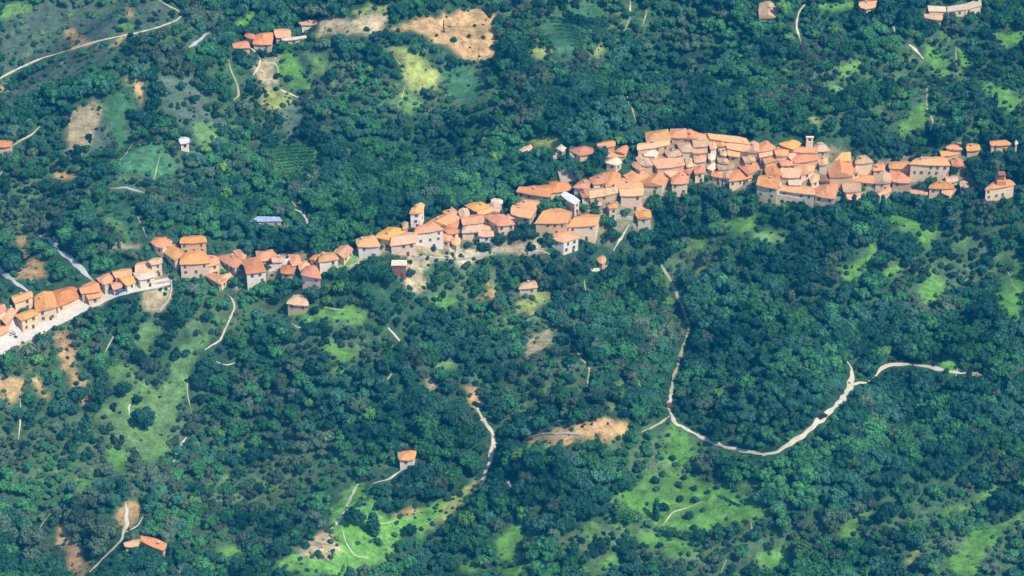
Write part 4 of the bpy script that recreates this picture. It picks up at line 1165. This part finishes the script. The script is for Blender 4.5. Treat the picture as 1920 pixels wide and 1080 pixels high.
wall_line([(207, 549), (240, 541), (280, 535), (322, 528)], .9, .5, M_STONE, 'pale retaining wall holding the right end of the paved street', group=WG)
wall_line([(322, 529), (322, 545), (316, 565), (300, 585)], .8, .5, M_STONE, 'low wall curving down from the end of the paved street', group=WG)
wall_line([(1052, 284), (1040, 300), (1033, 318)], 2.6, 1.2, M_STONE, 'thick pale wall on the left side of the walled courtyard', group=WG)
wall_line([(1033, 320), (1050, 322), (1066, 321)], 2.2, 1.2, M_STONE, 'pale wall along the front of the walled courtyard', group=WG)
wall_line([(1070, 290), (1074, 304), (1074, 318)], 2.4, 1.6, M_STONE, 'pale wall on the right side of the walled courtyard', group=WG)
wall_line([(775, 482), (820, 487), (860, 488), (900, 482), (935, 468)], 1.2, .6, M_STONE, 'long terrace wall under the white cube house', group=WG)
wall_line([(990, 478), (1010, 474), (1032, 482)], 1.4, .6, M_STONE, 'short wall left of the ribbed round house', group=WG)
wall_line([(1130, 420), (1148, 408), (1186, 412)], 1.2, .6, M_STONE, 'garden wall beside the grey house with white door', group=WG)
wall_line([(500, 507), (520, 503), (545, 492)], 2.2, .5, WALL['v'][1], 'white yard wall right of the arched house', group=WG)
wall_line([(1420, 366), (1462, 372), (1520, 384)], 2.0, .6, M_STONE, 'long base wall under the round window house', group=WG)
wall_line([(1582, 372), (1640, 378), (1668, 374)], 1.4, .6, M_STONE, 'wall under the arcade above the hedge', group=WG)
wall_line([(1815, 358), (1845, 362), (1850, 372)], 1.4, .6, M_STONE, 'wall left of the church', group=WG)
wall_line([(985, 823), (1040, 816), (1090, 818)], .9, .6, M_STONE, 'dry wall along the brown fallow strip', group=WG)
wall_line([(1065, 420), (1075, 428), (1095, 424)], 1.0, .5, M_STONE, 'short wall beneath the large sloping roof house', group=WG)
# stone steps under the courtyard
pa = at([1066], [323])[0]; pb = at([1066], [340])[0]
st = empty('stone_steps', (pa[0], pa[1], float(H(pa[0], pa[1]))))
tag(st, 'wide pale stone steps going down from the walled courtyard', 'steps')
for i in range(7):
    t = i / 6; x = (pb[0] - pa[0]) * t; y = (pb[1] - pa[1]) * t; z = float(H(pa[0] + x, pa[1] + y) - st.location[2])
    MB().box(x - 4.5 + t, x + 4.5 - t, y - abs(pb[1] - pa[1]) / 14, y + abs(pb[1] - pa[1]) / 14 - .05, z - 1.5, z + .5).build('step', M_STONE, st)
# white bell gable
p = at([1517], [279])[0]; bg = empty('bell_gable', (p[0], p[1], float(H(p[0], p[1]))))
MB().box(-1.5, 1.5, -.45, .45, -1, 4.0).build('wall', WALL['c'][1], bg)
MB().box(-1.4, -.6, -.4, .4, 4.0, 5.8).box(.6, 1.4, -.4, .4, 4.0, 5.8).box(-1.7, 1.7, -.55, .55, 5.8, 6.15).build('bell_frame', WALL['c'][1], bg)
MB().tube((0, 0, 5.8), (0, 0, 5.3), .12, .2, 8).tube((0, 0, 5.3), (0, 0, 4.7), .25, .45, 10).build('bell', M_METAL, bg)
tag(bg, 'white bell gable rising over the right summit roofs', 'bell gable')
# parasol
def mast(px, py, h, label, name='mast', cat='mast', r=.12):
    p = at([px], [py])[0]; r_ = empty(name, (p[0], p[1], float(H(p[0], p[1]))))
    MB().tube((0, 0, -.3), (0, 0, h), r * 1.4, r * .7, 8).build('pole', M_METAL, r_); MB().box(-.5, .5, -.5, .5, -.3, .35).build('base', M_METAL, r_)
    tag(r_, label, cat); return r_
mm = mast(832, 60, 6.5, 'dark upright mast standing on the bare orange quarry', r=.28)
MB().box(-.35, .35, -.3, .3, .35, 2.0).build('switch_box', M_METAL, mm)
p = at([1121], [390])[0]; pr = empty('parasol', (p[0], p[1], float(H(p[0], p[1]))))
MB().tube((0, 0, -.2), (0, 0, 2.6), .04, .04, 6).build('pole', M_METAL, pr)
V = [(0, 0, 3.0)] + [(math.cos(i * .785) * 1.9, math.sin(i * .785) * 1.9, 2.25) for i in range(8)] + [(math.cos(i * .785) * 1.9, math.sin(i * .785) * 1.9, 2.1) for i in range(8)]
mesh_obj('canopy', V, [(0, 1 + i, 1 + (i + 1) % 8) for i in range(8)] + [(1 + i, 9 + i, 9 + (i + 1) % 8, 1 + (i + 1) % 8) for i in range(8)], mat_surface('parasol_cloth', (.72, .22, .22), (.80, .42, .40), .8), pr)
tag(pr, 'round pink parasol open in the garden right of the loggia', 'parasol')
# cars
def car(px, py, rot, col, label):
    p = at([px], [py])[0]; z = float(H(p[0], p[1])) + .14
    e = 1.0; hx, hy = math.cos(rot) * e, math.sin(rot) * e
    r_ = empty('parked_car', (p[0], p[1], z), rot)
    dz = float(H(p[0] + hx, p[1] + hy) - H(p[0] - hx, p[1] - hy)) / 2; r_.rotation_euler = (0, -math.atan(dz), rot)
    paint = mat_surface('car_paint', col, tuple(c * .85 for c in col), .8, .35)
    prof = [(-2.05, .35), (-2.1, .75), (-1.9, .9), (-1.2, .98), (-.75, 1.42), (.75, 1.45), (1.35, 1.0), (2.0, .88), (2.12, .6), (2.05, .35)]
    n = len(prof); V = [(x, -.85, z_) for x, z_ in prof] + [(x, .85, z_) for x, z_ in prof]
    mesh_obj('body', V, [tuple(range(n))[::-1], tuple(range(n, 2 * n))] + [(i, (i + 1) % n, n + (i + 1) % n, n + i) for i in range(n)], paint, r_)
    MB().box(-.68, .62, -.87, .87, 1.02, 1.34).build('side_window', M_GLASS, r_)
    M = Matrix.Translation((1.03, 0, 1.24)) @ Matrix.Rotation(R(37), 4, 'Y'); MB().box(-.28, .28, -.72, .72, -.02, .03, M).build('windscreen', M_GLASS, r_)
    for sx in (-1.3, 1.35):
        for sy in (-.8, .8): MB().tube((sx, sy - .1, .33), (sx, sy + .1, .33), .33, .33, 12).build('wheel', M_RUBBER, r_)
    tag(r_, label, 'car', 'cars on the roads')
car(226, 548, .5, (.10, .16, .36), 'blue car parked by the small houses on the paved street')
car(20, 628, .62, (.5, .48, .45), 'pale car at the lower left end of the paved street')
car(128, 572, .55, (.09, .10, .12), 'dark grey car halfway up the paved street')
car(1542, 783, .75, (.03, .03, .035), 'dark car on the wide curving track')
car(1255, 763, 1.4, (.16, .05, .05), 'dark red car standing just above the track fork')
car(680, 902, .2, (.03, .04, .06), 'dark car at the top of the forked white track')
# leafy rows: hedges and vines
def leaf_row(pts, wd, hg, hue, name, label, cat, group=None, dens=9):
    P3 = at([p[0] for p in pts], [p[1] for p in pts])[:, :2]; r = np.random.default_rng(abs(hash(label)) % 1000 if False else len(label) * 7 + int(pts[0][1])); V = []; F = []
    for a, b in zip(P3[:-1], P3[1:]):
        Ls = np.linalg.norm(b - a); d = (b - a) / Ls; nn = np.array([-d[1], d[0]])
        for i in range(int(Ls * dens * (1 + hg))):
            an = r.uniform(0, math.pi); rad = r.uniform(.75, 1.1) * (1 + .25 * math.sin(i * .05)); off_ = math.cos(an) * wd / 2 * rad; q = a + d * r.uniform(0, Ls) + nn * off_
            z = float(H(q[0], q[1])) + math.sin(an) * hg * rad
            n3 = np.array([*(nn * math.cos(an)), math.sin(an)]) + r.normal(size=3) * .4; n3 /= np.linalg.norm(n3); t = np.cross(n3, r.normal(size=3)); t /= np.linalg.norm(t); b_ = np.cross(n3, t); w = r.uniform(.22, .42)
            c0 = np.array([q[0], q[1], z]); k0 = len(V); V += [c0 + t * w, c0 + b_ * w, c0 - t * w, c0 - b_ * w]; F.append((k0, k0 + 1, k0 + 2, k0 + 3))
    return tag(mesh_obj(name, V, F, HUES[hue]), label, cat, group)
for i in range(8):
    yy = 277 + i * 6; leaf_row([(516 + i, yy + 2), (555, yy - 1), (592 - i, yy - 3)], .9, 1.2, 'mid green', 'vine_row', ['uppermost', 'second', 'third', 'fourth', 'fifth', 'sixth', 'seventh', 'lowest'][i] + ' vine row of the small vineyard', 'vine row', 'rows of the small vineyard')
for i in range(10):
    leaf_row([(1026 + i * 6.5, 40 + i * 7.5 - 6), (1052 + i * 4.5, 36 + i * 7), (1100 - i * 1.0, 62 + i * 3.2)][:3], .9, 1.0, 'mid green', 'vine_row', ['topmost', 'second', 'third', 'fourth', 'fifth', 'sixth', 'seventh', 'eighth', 'ninth', 'bottom'][i] + ' row of the upper terraced field', 'vine row', 'rows of the upper terraced field')
leaf_row([(1062, 40), (1085, 46), (1110, 50), (1134, 46)], 4.5, 3.6, 'dark green', 'hedge', 'thick dark hedge below the oval field at the top', 'hedge', dens=16)
leaf_row([(1655, 392), (1690, 398), (1730, 410), (1760, 424)], 5, 3.4, 'mid green', 'hedge', 'long thick green hedge below the pink striped canopy', 'hedge', dens=18)
leaf_row([(430, 1048), (450, 1040)], 1.2, 1.0, 'mid green', 'hedge', 'short garden hedge right of the lower left farmhouse', 'hedge')
leaf_row([(1348, 930), (1372, 943), (1388, 950)], .8, .7, 'dark green', 'hedge', 'thin dark hedge line crossing the bright orchard slope', 'hedge')

# ------------------------------------------------------------------ air
def haze():
    m = bpy.data.materials.new('haze'); m.use_nodes = True; n = m.node_tree.nodes; n.remove(n['Principled BSDF'])
    pv = n.new('ShaderNodeVolumePrincipled'); pv.inputs['Color'].default_value = HAZE_COLOR; pv.inputs['Density'].default_value = HAZE_DENSITY; pv.inputs['Anisotropy'].default_value = 0.0
    m.node_tree.links.new(pv.outputs[0], n['Material Output'].inputs['Volume'])
    zmin = float(GZ.min()) - 1
    o = MB().box(-7200, 7200, -7200, 7200, zmin, 900).build('haze', m); o['kind'] = 'stuff'; o['label'] = 'thin blue air over the valley'
    return o
haze()
